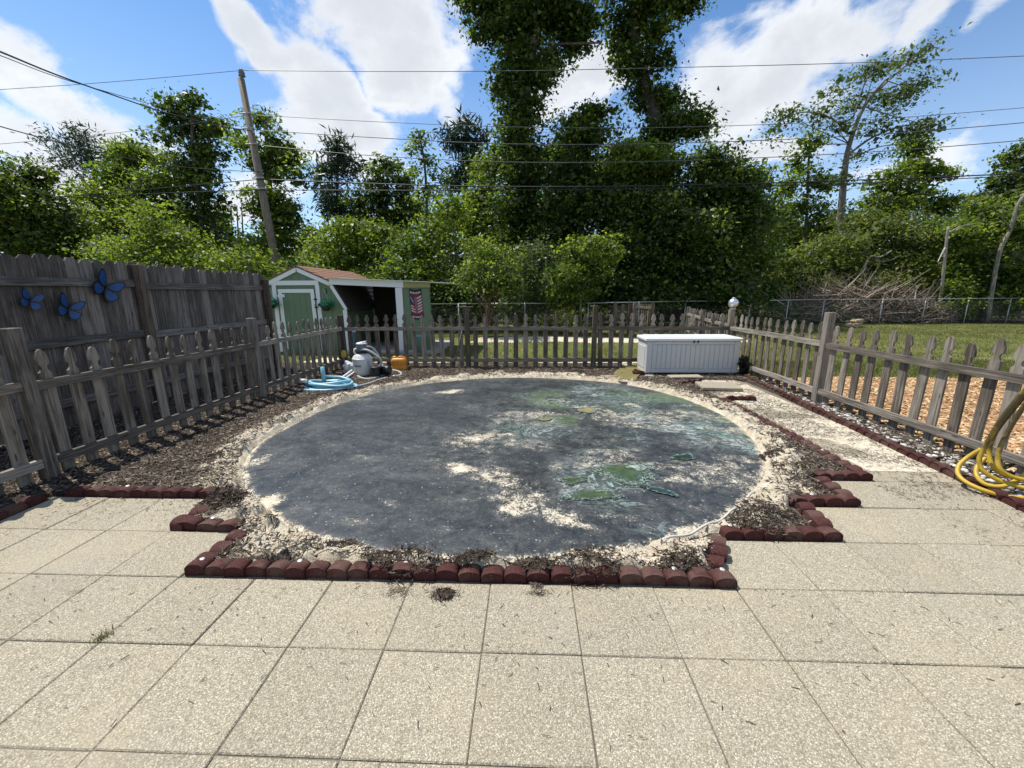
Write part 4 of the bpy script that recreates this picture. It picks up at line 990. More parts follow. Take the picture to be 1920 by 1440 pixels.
for (x, z) in rt:
    V += [(x, SY-.20, z), (x, SY+2.0, z+.006), (x, SY+2.0, z+.020), (x, SY-.20, z+.014)]
obj('roof_sheet', MB().add(V, [(0, 4, 5, 1), (1, 5, 6, 2), (2, 6, 7, 3), (3, 7, 4, 0), (3, 2, 1, 0), (4, 7, 6, 5)][0:6]).mesh('roof_sheet'), M['white'], lt)
mb = MB(); mb.box(lx0, at(822, 648, SY)[0], SY-.35, SY+2.1, -.2, .03, ch=.01)
o = obj('concrete_slab', mb.mesh('concrete_slab'), M['concrete']); tag(o, kind='structure')
# things kept in the lean-to
sh = at(660, 566, SY+1.2)
o = obj('wall_shelf', MB().box(-.25, .35, -.14, .14, -.012, .012, ch=.003).mesh('wall_shelf'), M['deadwood'] if False else M['rail'], None, sh); tag(o, 'pale plank shelf in the dark of the lean-to', 'shelf')
o = thing('watering_can', 'teal watering can on the shelf inside the lean-to', 'watering can', sh+np.array([-.02, 0, .012]))
obj('can_body', MB().lathe([(.09, 0), (.11, .02), (.105, .16), (.08, .19), (.05, .195)], 18).mesh('can_body', True), M['teal'], o, sh+np.array([-.02, 0, .014]))
obj('spout', MB().tube([sh+np.array([-.11, 0, .06]), sh+np.array([-.20, 0, .16]), sh+np.array([-.26, 0, .22])], [.02, .014, .018], 8).mesh('spout', True), M['teal'], o)
obj('handle', MB().tube(spline([sh+np.array([.08, 0, .17]), sh+np.array([.05, 0, .27]), sh+np.array([-.06, 0, .27]), sh+np.array([-.07, 0, .19])], 4), .010, 8).mesh('handle', True), M['teal'], o)
def tub(name, label, cat, p, r0, r1, h, mat):
    o = thing(name, label, cat, p)
    obj('tub_wall', MB().lathe([(r0, 0), (r1, h*.92), (r1+.012, h*.93), (r1+.012, h), (r1-.01, h), (r0-.01, .03)], 20).mesh('tub_wall', True), mat, o, p)
    obj('rim', MB().tube([(p[0]+(r1+.012)*math.cos(t), p[1]+(r1+.012)*math.sin(t), p[2]+h*.965) for t in np.arange(20)*2*PI/20], .009, 6, True).mesh('rim', True), mat, o)
p_ = at(667, 655, 9.6); p_[2] = -.05
tub('storage_tub', 'tall dark blue tub standing at the lean-to entrance behind the pickets', 'tub', p_, .11, .13, .62, M['bluepl'])
p_ = at(789, 648, SY-.35); p_[2] = .03
tub('storage_bucket', 'pale blue bucket below the flag on the lean-to wall', 'bucket', p_, .10, .13, .40, M['paleblue'])
# garden flag hung on the lean-to wall
fx0, fx1 = at(768, 540, SY)[0], at(791, 540, SY)[0]; fzt, fzb = at(780, 541, SY)[2], at(790, 596, SY)[2]; fw, fh = fx1-fx0, fzt-fzb
flag = thing('garden_flag', 'striped red and white flag banner hung on the green lean-to wall', 'flag', (fx0+fw/2, SY-.08, fzt))
def fpt(a, b): return (fx0+fw*a+.035*b*1.0, SY-.085-.012*math.sin(a*5), fzt-fh*b-.035*math.sin(PI*a)*(1 if b < .5 else 1))
def fcell(name, a0, a1, b0, b1, mat, lift, slant=0., parent=flag):
    n = 6; V = []; Fc = []
    for i in range(n+1):
        a = a0+(a1-a0)*i/n
        for b in (b0, b1):
            p = fpt(a, b+slant*(a-a0)); V += [(p[0], p[1]-lift, p[2]), (p[0], p[1]-lift+.0025, p[2])]
    for i in range(n):
        k = i*4; Fc += [(k, k+4, k+6, k+2), (k+1, k+3, k+7, k+5), (k, k+1, k+5, k+4), (k+2, k+6, k+7, k+3)]
    Fc += [(0, 2, 3, 1), (n*4, n*4+1, n*4+3, n*4+2)]
    return obj(name, MB().add(V, Fc).mesh(name), mat, parent)
cl_ = fcell('cloth', 0, 1, 0, 1, M['flag_black'], 0)
fcell('red_field', .03, .97, .17, .86, M['flag_red'], .003, 0, cl_)
fcell('blue_field', .03, .34, .22, .50, M['flag_navy'] if 'flag_navy' in M else M['flag_blue'], .006, 0, cl_)
for k_ in range(6): fcell('stripe', .62-.02*abs(k_-2), .96, .235+.095*k_+.03, .235+.095*k_+.075, M['flag_white'], .006, -.12, cl_)
for k_ in range(3): fcell('stripe', .05, .30+.08*k_, .535+.085*k_, .575+.085*k_, M['flag_white'], .006, .08, cl_)
fcell('emblem', .38, .60, .24, .80, M['flag_mauve'], .006, 0, cl_)
for k_ in range(3): fcell('star_mark', .10+.07*k_, .14+.07*k_, .25+.05*k_, .33+.06*k_, M['flag_white'], .009, 0, cl_)
for k_ in range(7): fcell('letter_mark', .08+.125*k_, .08+.125*k_+.075, .07, .14, M['flag_white'], .003, 0, cl_)
for k_ in range(6): fcell('letter_mark', .12+.13*k_, .12+.13*k_+.085, .89, .95, M['flag_white'], .003, 0, cl_)
# leaf generator -----------------------------------------------------------------
def leaf_cloud(B, ncl, per, L, aspect, rng, shell=.5, up=.35, sigma=.22, out=.4, fold=.12):
    B = np.asarray(B, float); w = B[:, 3]*B[:, 5]+B[:, 4]*B[:, 5]+B[:, 3]*B[:, 4]; idx = rng.choice(len(B), ncl, p=w/w.sum())
    d = rng.normal(size=(ncl, 3)); d /= np.linalg.norm(d, axis=1)[:, None]
    rad = (shell**3+(1-shell**3)*rng.random(ncl))**(1/3)
    ph = idx*1.7
    lump = 1+.16*np.sin(4*d[:, 0]+3*d[:, 2]+ph)+.13*np.sin(7*d[:, 1]-5*d[:, 2]+2*ph)+.10*np.sin(9*d[:, 0]+6*d[:, 1]+ph*3)
    c = B[idx, :3]+d*B[idx, 3:6]*(rad*lump)[:, None]
    n = ncl*per; ci = np.repeat(np.arange(ncl), per)
    p = c[ci]+rng.normal(size=(n, 3))*np.array([sigma, sigma, sigma*.42])
    nn = rng.normal(size=(n, 3))+np.array([0, 0, up])*2+d[ci]*out; nn /= np.linalg.norm(nn, axis=1)[:, None]
    t = rng.normal(size=(n, 3)); t -= nn*(t*nn).sum(1)[:, None]; t /= np.linalg.norm(t, axis=1)[:, None]; b = np.cross(nn, t)
    l = (L*(.45+1.35*rng.random(n)**1.7))[:, None]; wd = l*aspect*(.75+.5*rng.random((n, 1)))
    V = np.stack([p-t*l*.5, p+b*wd*.5+nn*l*fold-t*l*.05, p+t*l*.5, p-b*wd*.5+nn*l*fold-t*l*.05], 1).reshape(-1, 3)
    tint = np.clip(1.0*rng.random(ncl)[ci]**1.3+.35*rng.random(n)-.1, 0, 1)
    return V, np.arange(4*n).reshape(-1, 4), tint
def leaf_obj(name, V, Fc, tint, mat, parent):
    o_ = Vector(parent.location) if parent is not None else Vector((0, 0, 0))
    me = fast_mesh(name, V-np.array(o_), Fc); fattr(me, 'tint', tint)
    return obj(name, me, mat, parent, o_)
# hanging baskets
def basket(label, u, v, w_px):
    c = at(u, v, SY-.17); b = thing('hanging_basket', label, 'hanging basket', c, 'hanging baskets on the shed front')
    obj('pot', MB().lathe([(.06, -.10), (.10, -.06), (.12, .0), (.125, .01), (.11, .01)], 16).mesh('pot', True), M['black'], b, c)
    top = np.array([c[0]-.02, SY-.03, c[2]+.44])
    obj('bracket', MB().tube([top+np.array([0, .0, -.12]), top, top+np.array([0, -.12, .01])], .008, 6).mesh('bracket', True), M['black'], b)
    obj('chain', MB().tube([c+np.array([-.11, 0, 0]), top+np.array([0, -.12, .01])], .003, 5).mesh('chain'), M['metal'], b); obj('chain', MB().tube([c+np.array([.11, 0, 0]), top+np.array([0, -.12, .01])], .003, 5).mesh('chain'), M['metal'], b)
    V, Fc, t = leaf_cloud([(c[0], c[1], c[2]+.06, .17, .13, .09)], 60, 9, .07, .35, np.random.default_rng(int(u)), .3, .3, .035)
    leaf_obj('foliage', V, Fc, t, M['fakeleaf'], b)
basket('hanging basket of teal plant right of the shed door', 611, 575, 30); basket('hanging basket of teal plant left of the shed door, half hidden by fence', 509, 571, 20)

# ------------------------------------------------------------------ storage box
bx0, bx1, by0, by1 = 2.07, 3.66, 7.16, 7.72
sb = thing('storage_box', 'long pale grey plastic storage box with white lid by the back right corner', 'storage box', ((bx0+bx1)/2, (by0+by1)/2, 0))
mb = MB(); mb.box(bx0, bx1, by0, by1, .04, .60, ch=.008); body = obj('box_body', mb.mesh('box_body'), M['boxpl'], sb)
npl = 17; pw = (bx1-bx0-.20)/npl
for i in range(npl):
    mb = MB(); mb.box(bx0+.10+i*pw+.004, bx0+.10+(i+1)*pw-.004, by0-.010, by0+.004, .115, .535, ch=.003); obj('panel_slat', mb.mesh('panel_slat'), M['boxpl'], body)
for (a_, b_, z0_, z1_) in ((bx0+.004, bx0+.096, .05, .59), (bx1-.096, bx1-.004, .05, .59), (bx0+.10, bx1-.10, .05, .108), (bx0+.10, bx1-.10, .542, .59)):
    mb = MB(); mb.box(a_, b_, by0-.016, by0+.002, z0_, z1_, ch=.004); obj('frame_board', mb.mesh('frame_board'), M['boxpl'], body)
npl = 5; pw = (by1-by0-.14)/npl
for i in range(npl):
    mb = MB(); mb.box(bx0-.010, bx0+.004, by0+.07+i*pw+.004, by0+.07+(i+1)*pw-.004, .115, .50, ch=.003); obj('panel_slat', mb.mesh('panel_slat'), M['boxpl'], body)
mb = MB(); mb.box(bx0-.03, bx1+.03, by0-.035, by1+.02, .60, .655, ch=.012); lid = obj('lid', mb.mesh('lid'), M['boxlid'], sb)
mb = MB(); mb.box(bx0+.05, bx1-.05, by0+.06, by1-.06, .654, .668, ch=.006); obj('lid_top', mb.mesh('lid_top'), M['boxlid'], lid)
for x_ in (-.035, .035): obj('latch', MB().box(-.012, .012, -.012, 0, -.022, .022, ch=.003).mesh('latch'), M['black'], sb, ((bx0+bx1)/2+x_+.03, by0-.035, .595))
for x_ in (bx0+.10, bx1-.10):
    for y_ in (by0+.08, by1-.08): obj('foot', MB().box(-.06, .06, -.06, .06, -.03, .045).mesh('foot'), M['boxpl'], sb, (x_, y_, 0))

# ------------------------------------------------------------------ pool filter, pump, hoses
fc = G(678, 707, .0); fx, fy = fc[0], fc[1]+.1
ftop = at(684, 661, fy)[2]
flt = thing('pool_filter', 'ivory pool sand filter tank with grey valve on top', 'pool filter', (fx, fy, 0))
T = ftop; rT = .168
tank = obj('tank', MB().lathe([(.10, .02), (.14, .03), (.155, .08), (rT-.005, .20), (rT, .24), (rT, .24+(T-.24)*.42), (rT+.006, .24+(T-.24)*.44), (rT-.004, .24+(T-.24)*.48), (.15, T*.86), (.10, T*.95), (.075, T)], 28).mesh('tank', auto=50), M['tank'], flt, (fx, fy, 0))
obj('clamp', MB().lathe([(.085, 0), (.10, .004), (.10, .03), (.085, .034)], 24).mesh('clamp', auto=40), M['black'], flt, (fx+.005, fy, T-.01))
obj('valve', MB().lathe([(.07, 0), (.085, .015), (.085, .09), (.075, .10), (.08, .105), (.08, .12), (.03, .135)], 20).mesh('valve', auto=40), M['greypl'], flt, (fx, fy, T+.025))
obj('valve_cap', MB().lathe([(.075, 0), (.08, .01), (.06, .03), (.02, .04)], 18).mesh('valve_cap', True), M['boxlid'], flt, (fx-.01, fy, T+.145))
obj('valve_handle', MB().tube([(fx-.01, fy, T+.175), (fx+.05, fy-.02, T+.185), (fx+.10, fy-.03, T+.19)], [.014, .016, .02], 8).mesh('valve_handle', True), M['boxlid'], flt)
obj('gauge', MB().lathe([(.032, 0), (.034, .02), (.02, .024)], 14).mesh('gauge', True), M['boxlid'], flt, (fx+.085, fy-.03, T+.15))
obj('valve_port', MB().tube([(fx-.07, fy, T+.07), (fx-.115, fy-.02, T+.06), (fx-.12, fy-.03, T+.02), (fx-.10, fy-.04, T-.02)], .018, 8).mesh('valve_port', True), M['boxlid'], flt)
lab = MB(); kk = 8
Vv = []
for i in range(kk+1):
    a_ = -2.1+.75*i/kk
    for z_ in (T*.46, T*.52): Vv.append((fx+(rT+.003)*math.cos(a_), fy+(rT+.003)*math.sin(a_), z_))
obj('label_plate', lab.add(Vv, [(2*i, 2*i+2, 2*i+3, 2*i+1) for i in range(kk)]).mesh('label_plate', True), M['greypl'], flt)
pp = thing('pool_pump', 'black pool pump on the mulch beside the filter tank', 'pool pump', (fx+.33, fy-.05, 0))
obj('motor', MB().tube([(fx+.20, fy-.02, .12), (fx+.24, fy-.02, .12), (fx+.50, fy-.10, .12), (fx+.53, fy-.105, .12)], [.06, .085, .085, .05], 16).mesh('motor', auto=40), M['black'], pp)
obj('strainer', MB().lathe([(.07, 0), (.075, .02), (.075, .15), (.085, .155), (.085, .18), (.05, .195)], 18).mesh('strainer', auto=40), M['black'], pp, (fx+.30, fy-.20, .02))
obj('pump_foot', MB().box(fx+.22, fx+.56, fy-.18, fy+.06, 0, .03, ch=.006).mesh('pump_foot'), M['black'], pp)
hr = .021
def hose_thing(name, label, pts, r, mat, n=6, cat='hose', closed=False):
    P_ = spline(pts, n, closed); o = obj(name, MB().tube(P_, r, 9, closed).mesh(name, True), mat); tag(o, label, cat); return o
def f3(u, v, dy=0.): return at(u, v, fy+dy)
hose_thing('pool_hose', 'grey corrugated hose looping from the filter valve to the ground', [f3(676, 656, -.06), f3(690, 657, -.10), f3(707, 668, -.12), f3(715, 677, -.12), f3(712, 686, -.12), f3(703, 688, -.12), f3(693, 681, -.10), f3(686, 671, -.08)], hr, M['greyhose'])
hose_thing('pool_hose', 'thin dark grey hose arching behind the filter toward the fence', [f3(682, 650, .05), f3(696, 651, .1), f3(707, 662, .12), f3(716, 682, .05), f3(722, 692, -.05), f3(726, 701, -.15)], .016, M['greyhose'])
gl_ = lambda u, v: G(u, v, .025)
hose_thing('pool_hose', 'grey hose snaking along the mulch from pump to blue coil', [gl_(710, 696), gl_(730, 694), gl_(748, 697), gl_(752, 703), gl_(740, 706), gl_(722, 704), gl_(700, 710), gl_(685, 711), gl_(672, 706), gl_(670, 699), gl_(678, 694)], .023, M['greyhose'])
hose_thing('pool_hose', 'grey hose lying beside the liner edge next to blue coil', [gl_(655, 727), gl_(668, 725), gl_(690, 720), gl_(710, 713), gl_(726, 709)], .022, M['greyhose'])
bc = G(614, 734, 0); bcx, bcy = bc[0], bc[1]+.12
hp_ = []
for i in range(4*16+1):
    t = 2*PI*i/16; k_ = i/16
    hp_.append((bcx+.045*math.sin(5*k_)+(.35-.02*k_+.035*math.sin(3*k_))*math.cos(t)*1.05, bcy+.03*math.cos(3*k_)+(.20-.012*k_)*math.sin(t), .025+.027*k_+.012*math.sin(2*t+2.3*k_)))
hp_ += [(bcx+.1, bcy+.12, .17), (bcx-.10, bcy+.02, .20), (bcx-.08, bcy-.02, .30)]
coil = thing('vacuum_hose', 'light blue vacuum hose coiled on the mulch by the left fence', 'hose', (bcx, bcy, 0))
obj('hose_coil', MB().tube(spline(hp_, 2), .024, 9).mesh('hose_coil', True), M['bluehose'], coil)
obj('hose_end', MB().tube([(bcx-.08, bcy-.03, .13), (bcx-.075, bcy-.05, .36)], [.032, .028], 10).mesh('hose_end', True), M['bluehose'], coil)
obj('hose_cuff', MB().tube([(bcx-.41, bcy-.10, .165), (bcx-.30, bcy-.13, .165)], .029, 10).mesh('hose_cuff', True), M['boxlid'], coil)
obj('hose_tail', MB().tube(spline([(bcx-.36, bcy-.14, .03), (bcx-.2, bcy-.2, .03), (bcx, bcy-.2, .035), (bcx+.2, bcy-.12, .03), (bcx+.36, bcy-.03, .03)], 4), .024, 9).mesh('hose_tail', True), M['bluehose'], coil)
# PVC pipes
for k_, (a_, b_) in enumerate((((637, 711), (660, 694)), ((646, 711), (664, 698)))):
    p0 = G(*a_, .03); p1 = at(b_[0], b_[1], fy-.08); o = obj('plastic_pipe', MB().tube([p0-p0, p1-p0], .016, 8).mesh('plastic_pipe', True), M['boxlid'], None, p0)
    tag(o, ('upper white pipe leaning against the filter tank', 'lower white pipe leaning against the filter tank')[k_], 'pipe')
# orange jug
jc = G(746, 697, .0); jx, jy = jc[0], jc[1]+.12
jug = thing('plastic_jug', 'orange plastic jug with yellow cap beside the back picket fence', 'jug', (jx, jy, 0))
mb = MB(); w_, d_ = .145, .09
def rring(w, d, z, k=20, e=.45): return [(jx+w*math.copysign(abs(math.cos(t))**e, math.cos(t)), jy+d*math.copysign(abs(math.sin(t))**e, math.sin(t)), z) for t in np.arange(k)*2*PI/k]
rings = [rring(w_*.92, d_*.9, .0), rring(w_, d_, .02), rring(w_, d_, .095), rring(w_*.95, d_*.95, .105), rring(w_*.95, d_*.95, .115), rring(w_, d_, .125), rring(w_, d_, .19), rring(w_*.93, d_*.9, .225), rring(w_*.80, d_*.65, .245)]
V = [p for r in rings for p in r]; Fc = [tuple(range(19, -1, -1)), tuple(range(8*20, 9*20))]+[(r*20+i, r*20+(i+1) % 20, (r+1)*20+(i+1) % 20, (r+1)*20+i) for r in range(8) for i in range(20)]
obj('jug_body', mb.add(V, Fc).mesh('jug_body', auto=50), M['orange'], jug)
obj('handle', MB().tube(spline([(jx-.02, jy, .235), (jx-.0, jy, .262), (jx+.06, jy, .265), (jx+.12, jy, .24), (jx+.135, jy, .19)], 4), .016, 8).mesh('handle', True), M['orange'], jug)
obj('cap', MB().lathe([(.034, 0), (.036, .004), (.036, .034), (.028, .04)], 16).mesh('cap', auto=40), M['orangecap'], jug, (jx-.085, jy, .236))
# yellow float on a stake, plastic bag, brick
p_ = at(645, 662, 7.72)
fl = thing('yellow_float', 'small yellow foam float stuck on the back left corner post', 'float', (p_[0], p_[1], p_[2]-.1))
obj('float_block', MB().box(-.045, .045, -.03, .03, -.06, .06, ch=.012).mesh('float_block'), M['yellowsponge'], fl, (p_[0], p_[1]-.02, p_[2]-.02)); obj('float_cap', MB().lathe([(.03, 0), (.034, .01), (.02, .02)], 12).mesh('float_cap', True), M['yellowsponge'], fl, (p_[0], p_[1]-.02, p_[2]+.038))
obj('stake', MB().tube([(p_[0]-.01, p_[1]+.0, 0), (p_[0]-.01, p_[1]-.01, p_[2]-.06)], .008, 6).mesh('stake'), M['bark_pale'], fl)
def rocky(name, label, cat, p, s, mat, seed, group=None):
    r = np.random.default_rng(seed); V = []; nu, nv = 14, 8
    for i in range(nv+1):
        for j in range(nu):
            a, b = 2*PI*j/nu, PI*i/nv; d_ = np.array([math.sin(b)*math.cos(a), math.sin(b)*math.sin(a), math.cos(b)])
            e = np.sign(d_)*np.abs(d_)**.7; k = 1+.22*math.sin(3*d_[0]+seed)*math.cos(4*d_[1]+2*seed)+.12*math.sin(7*d_[2]+5*d_[0]+seed)
            V.append(e*k*np.array(s))
    Fc = [(i*nu+j, (i+1)*nu+j, (i+1)*nu+(j+1) % nu, i*nu+(j+1) % nu) for i in range(nv) for j in range(nu)]
    o = obj(name, MB().add(V, Fc).mesh(name, auto=35), mat, None, p); tag(o, label, cat, group); return o
p_ = G(652, 700, .05); rocky('plastic_bag', 'crumpled pale plastic bag behind the filter tank', 'plastic bag', (p_[0]-.02, p_[1]+.18, .10), (.13, .10, .12), M['plasticbag'], 3)
p_ = G(717, 702, 0); o = obj('flat_brick', MB().box(-.10, .10, -.05, .05, 0, .05, ch=.006).mesh('flat_brick'), M['brickred'], None, (p_[0], p_[1]+.03, .0), (0, 0, .2)); tag(o, 'flat reddish brick lying inside the grey hose loop', 'brick')
p_ = G(1143, 712, 0); rocky('flagstone', 'flat tan stone at the far rim of the liner', 'stone', (p_[0], p_[1], .03), (.14, .09, .045), M['stone'], 7)
p_ = G(1196, 706, 0); rocky('edging_fragment', 'broken lump of red edging by the storage box foot', 'edging fragment', (p_[0], p_[1], .05), (.10, .06, .07), M['red'], 9)
p_ = G(1217, 708, 0); rocky('flagstone', 'small grey stone under the storage box corner', 'stone', (p_[0], p_[1], .01), (.10, .05, .035), M['concrete'], 11)
mb = MB(); mb.box(-.30, .24, -.10, .10, 0, .03, ch=.006); p_ = G(1310, 711, 0); o = obj('loose_slab', mb.mesh('loose_slab'), M['paver'], None, (p_[0]-.2, p_[1], .03), (0, 0, .08)); tag(o, 'long thin concrete slab lying in front of the storage box', 'slab')
mb = MB(); mb.box(-.28, .28, -.20, .20, 0, .045, ch=.006); p_ = G(1345, 729, 0); o = obj('loose_slab', mb.mesh('loose_slab'), M['paver'], None, (p_[0]+.02, p_[1]+.03, .012), (.02, 0, -.10)); tag(o, 'loose square paver at the head of the sandy path', 'slab')
# yellow-green wet hollow behind the liner
pl_ = [G(1155, 700), G(1175, 690), G(1200, 685), G(1205, 700), G(1195, 712), G(1190, 719), G(1168, 722), G(1150, 714)]
pl_ = spline([p for p in pl_], 5, True); c = sum(pl_)/len(pl_)
o = obj('muddy_puddle', make_mesh('muddy_puddle', [(p[0]-c[0], p[1]-c[1], .052) for p in pl_]+[(0, 0, .052)], [(i, (i+1) % len(pl_), len(pl_)) for i in range(len(pl_))]), M['pud_yellow'], None, (c[0], c[1], 0)); tag(o, 'yellow-green muddy puddle left of the storage box', 'puddle')
# mulch heaps (tufts pulled up at the rim)
def heap(label, u, v, r, h, n, seed):
    rr_ = np.random.default_rng(seed); c = G(u, v); a = rr_.random(n)*6.28; q = np.sqrt(rr_.random(n)); x = c[0]+r*q*np.cos(a); y = c[1]+r*.7*q*np.sin(a); z = np.where(in_paver(x, y), .002, np.maximum(bed_z(x, y), .0))+.55*h*(1-q**2)*rr_.random(n)
    o = chips('mulch_heap', np.stack([x, y, z], 1), .042, .0058, .005, M['mulch'], seed, .32, tints=rr_.random(n)**1.8*.8); return o
for k_, a_ in enumerate([(425, 945, .20, .10, 900), (650, 1030, .14, .05, 500), (770, 1050, .26, .04, 700), (885, 1060, .12, .05, 420), (1005, 1070, .10, .06, 350), (830, 1114, .05, .010, 130), (1095, 1068, .2, .03, 380), (1265, 1065, .12, .04, 300), (1430, 985, .24, .04, 700), (1080, 700, .2, .10, 300), (880, 880, .12, .02, 180), (1440, 860, .12, .04, 260)]): heap('', *a_, 200+k_)

# ------------------------------------------------------------------ yellow hose on the right fence
yh = thing('garden_hose', 'dirty yellow garden hose coiled over the right fence and path', 'garden hose', (3.45, 2.8, 0))
def yl_loop(pts, r=.0145):
    P_ = [at(u, v, y) for u, v, y in pts]; sp_ = spline(P_, 7); me = MB().tube(sp_, r, 9).mesh('hose_loop', True)
    zz = np.array([v.co.z for v in me.vertices]); fattr(me, 'grime', np.clip(.22+1.5*(zz-.12), 0, .8), 'POINT'); obj('hose_loop', me, M['yhose'], yh)
yl_loop([(1990, 660, 2.72), (1930, 722, 2.78), (1878, 785, 2.86), (1848, 835, 2.92), (1836, 862, 2.92), (1846, 885, 2.88), (1880, 903, 2.82), (1935, 918, 2.72), (2000, 930, 2.62)])
yl_loop([(1990, 690, 2.76), (1935, 742, 2.80), (1895, 800, 2.86), (1872, 850, 2.86), (1876, 880, 2.82), (1905, 896, 2.78), (1960, 905, 2.72)])
yl_loop([(1990, 640, 2.70), (1925, 735, 2.82), (1870, 805, 2.93), (1855, 845, 2.95), (1862, 875, 2.90), (1890, 893, 2.84), (1930, 900, 2.78)])
yl_loop([(1840, 842, 3.00), (1815, 857, 3.03), (1798, 873, 3.02), (1797, 890, 2.97), (1815, 906, 2.89), (1850, 921, 2.80), (1890, 931, 2.74), (1940, 934, 2.68), (2000, 930, 2.62)])
yl_loop([(1848, 858, 2.98), (1832, 876, 2.96), (1832, 893, 2.91), (1848, 908, 2.85), (1878, 912, 2.80), (1906, 900, 2.80), (1940, 876, 2.80), (1990, 840, 2.80)])
obj('hose_hook', MB().tube([(3.80, 2.70, .92), (3.72, 2.66, .90), (3.68, 2.64, .94)], .010, 6).mesh('hose_hook'), M['metal'], yh)

# ------------------------------------------------------------------ chain-link fence, rear pickets, gate
cl = [np.array(p) for p in ((-9.0, 14.2), (-2.4, 14.4), (2.2, 15.2), (6.2, 16.6), (9.2, 17.6), (13.0, 18.8), (15.9, 19.3), (24, 20.0))]
ch = thing('chain_link_fence', 'grey chain-link fence with top rail between lawn and trees', 'chain-link fence', (4, 16, 0))
H_cl = 1.05
mb = MB()
for i in range(len(cl)-1):
    a, b = cl[i], cl[i+1]; L = np.linalg.norm(b-a); n = int(L/1.9)
    obj('top_rail', MB().tube([(a[0], a[1], H_cl+.02*(i % 2)), (b[0], b[1], H_cl+.02*((i+1) % 2))], .019, 6).mesh('top_rail', True), M['metal'], ch)
    for k in range(n):
        p = a+(b-a)*k/n; obj('line_post', MB().tube([(0, 0, -.3), (0, 0, H_cl+.03)], .022, 6).mesh('line_post', True), M['metal'], ch, (p[0], p[1], 0))
    m_ = int(L/.085); hh = H_cl-.08; dd = (b-a)/L
    for k in range(-int(hh/.085), m_):
        for s_ in (1, -1):
            x0 = k*.085; x1 = x0+hh*.9
            if s_ < 0: x0, x1 = x1, x0
            za, zb = .0, hh
            p0 = a+dd*np.clip(x0, 0, L); p1 = a+dd*np.clip(x1, 0, L)
            if abs(np.clip(x0, 0, L)-np.clip(x1, 0, L)) < .02: continue
            f0 = (np.clip(x0, 0, L)-x0)/(x1-x0); f1 = (np.clip(x1, 0, L)-x0)/(x1-x0)
            mb.tube([(p0[0], p0[1], za+(zb-za)*f0-.02), (p1[0], p1[1], za+(zb-za)*f1-.02)], .0019, 3, cap=False)
o = obj('wire_mesh', mb.mesh('wire_mesh'), M['wire_l'], ch); o['kind'] = 'stuff'
root = thing('picket_fence', 'short grey picket fence receding behind the globe post', 'picket fence', (4.8, 11.5, 0))
PKs = [picket_mesh(.90, .085)]
fence_line(root, [(4.30, 8.95), (4.78, 11.4), (5.30, 13.9)], [0, .95, .95], 1, 'picket', 'rail', 'post_b', ztop=.72, zbot=.2, pk=PKs)
gt = thing('wooden_gate', 'brown wooden slat gate in front of the chain-link fence', 'gate', (4.0, 14.6, 0))
ga, gb = at(1188, 600, 14.9)[:2], at(1222, 600, 14.0)[:2]; ga = np.array(ga); gb = np.array(gb)
for p in (ga, gb): obj('gate_post', post_mesh(1.08, .10), M['post_b'], gt, (p[0], p[1], 0))
for z_ in (.35, .92):
    c = (ga+gb)/2; L = np.linalg.norm(gb-ga); obj('gate_rail', MB().box(-L/2+.06, L/2-.06, -.019, .019, -.04, .04).mesh('gate_rail'), M['rail_b'], gt, (c[0], c[1], z_), (0, 0, math.atan2(*(gb-ga)[::-1])))
for k in range(8):
    p = ga+(gb-ga)*(k+.7)/8.4; obj('slat', MB().box(-.03, .03, -.01, .01, .05, 1.04).mesh('slat'), M['picket_b'], gt, (p[0]-.0, p[1]+.035, 0), (0, 0, math.atan2(*(gb-ga)[::-1])))
for k_, (u, h_) in enumerate(((1152, 1.08), (1166, 1.0), (1180, 1.02))):
    p = at(u, 600, 15.0); o = obj('fence_post', post_mesh(h_, .11, 'fence_post'), M['dpost'], None, (p[0], p[1], 0)); tag(o, ('dark old fence post farthest from the slat gate', 'dark old fence post, middle one of three by the gate', 'dark old fence post right beside the slat gate')[k_], 'fence post', 'old posts by the gate')
# stone stack on the lawn
p_ = at(1605, 605, 17.6)
for k_, (dx_, dz_, s_) in enumerate(((0, .08, (.26, .18, .10)), (.05, .24, (.20, .15, .08)), (-.22, .07, (.14, .12, .08)))): rocky('field_stone', ('bottom stone of the small stack on the lawn', 'top stone of the small stack on the lawn', 'side stone leaning on the small lawn stack')[k_], 'stone', (p_[0]+dx_, p_[1], dz_-.03), s_, M['stone'], 31+k_)

# ------------------------------------------------------------------ utility pole and wires
PY = 17.0
pb = at(527, 545, PY); pt = at(452, 148, PY)
pb = pb+(pb-pt)/(pt[2]-pb[2])*(pb[2]+.2)
up_ = thing('utility_pole', 'leaning wooden utility pole with one insulator on top behind the shed', 'utility pole', (pb[0], pb[1], 0))
me = MB().tube([np.zeros(3), (pt-pb)*.5, pt-pb], [.17, .145, .115], 14).mesh('pole', True); obj('pole', me, M['pole'], up_, pb)
it = at(450, 140, PY)
obj('insulator', MB().lathe([(.03, -.12), (.03, .0), (.11, .02), (.12, .06), (.06, .09), (.10, .11), (.11, .15), (.05, .18), (.08, .20), (.08, .24), (.03, .27)], 14).mesh('insulator', True), M['greypl'], up_, (pt[0]+.05, pt[1], pt[2]+.06))
for v_ in (215, 243, 272, 335, 355):
    u_ = 450+(v_-140)/(545-140)*77; p = at(u_, v_, PY)
    obj('clamp', MB().tube([p+np.array([-.22, -.12, 0]), p+np.array([.24, -.14, .0])], .03, 6).mesh('clamp'), M['metal'], up_)
obj('brace', MB().tube([at(463, 232, PY-.15), at(477, 250, PY-.15)], .025, 6).mesh('brace'), M['metal'], up_)
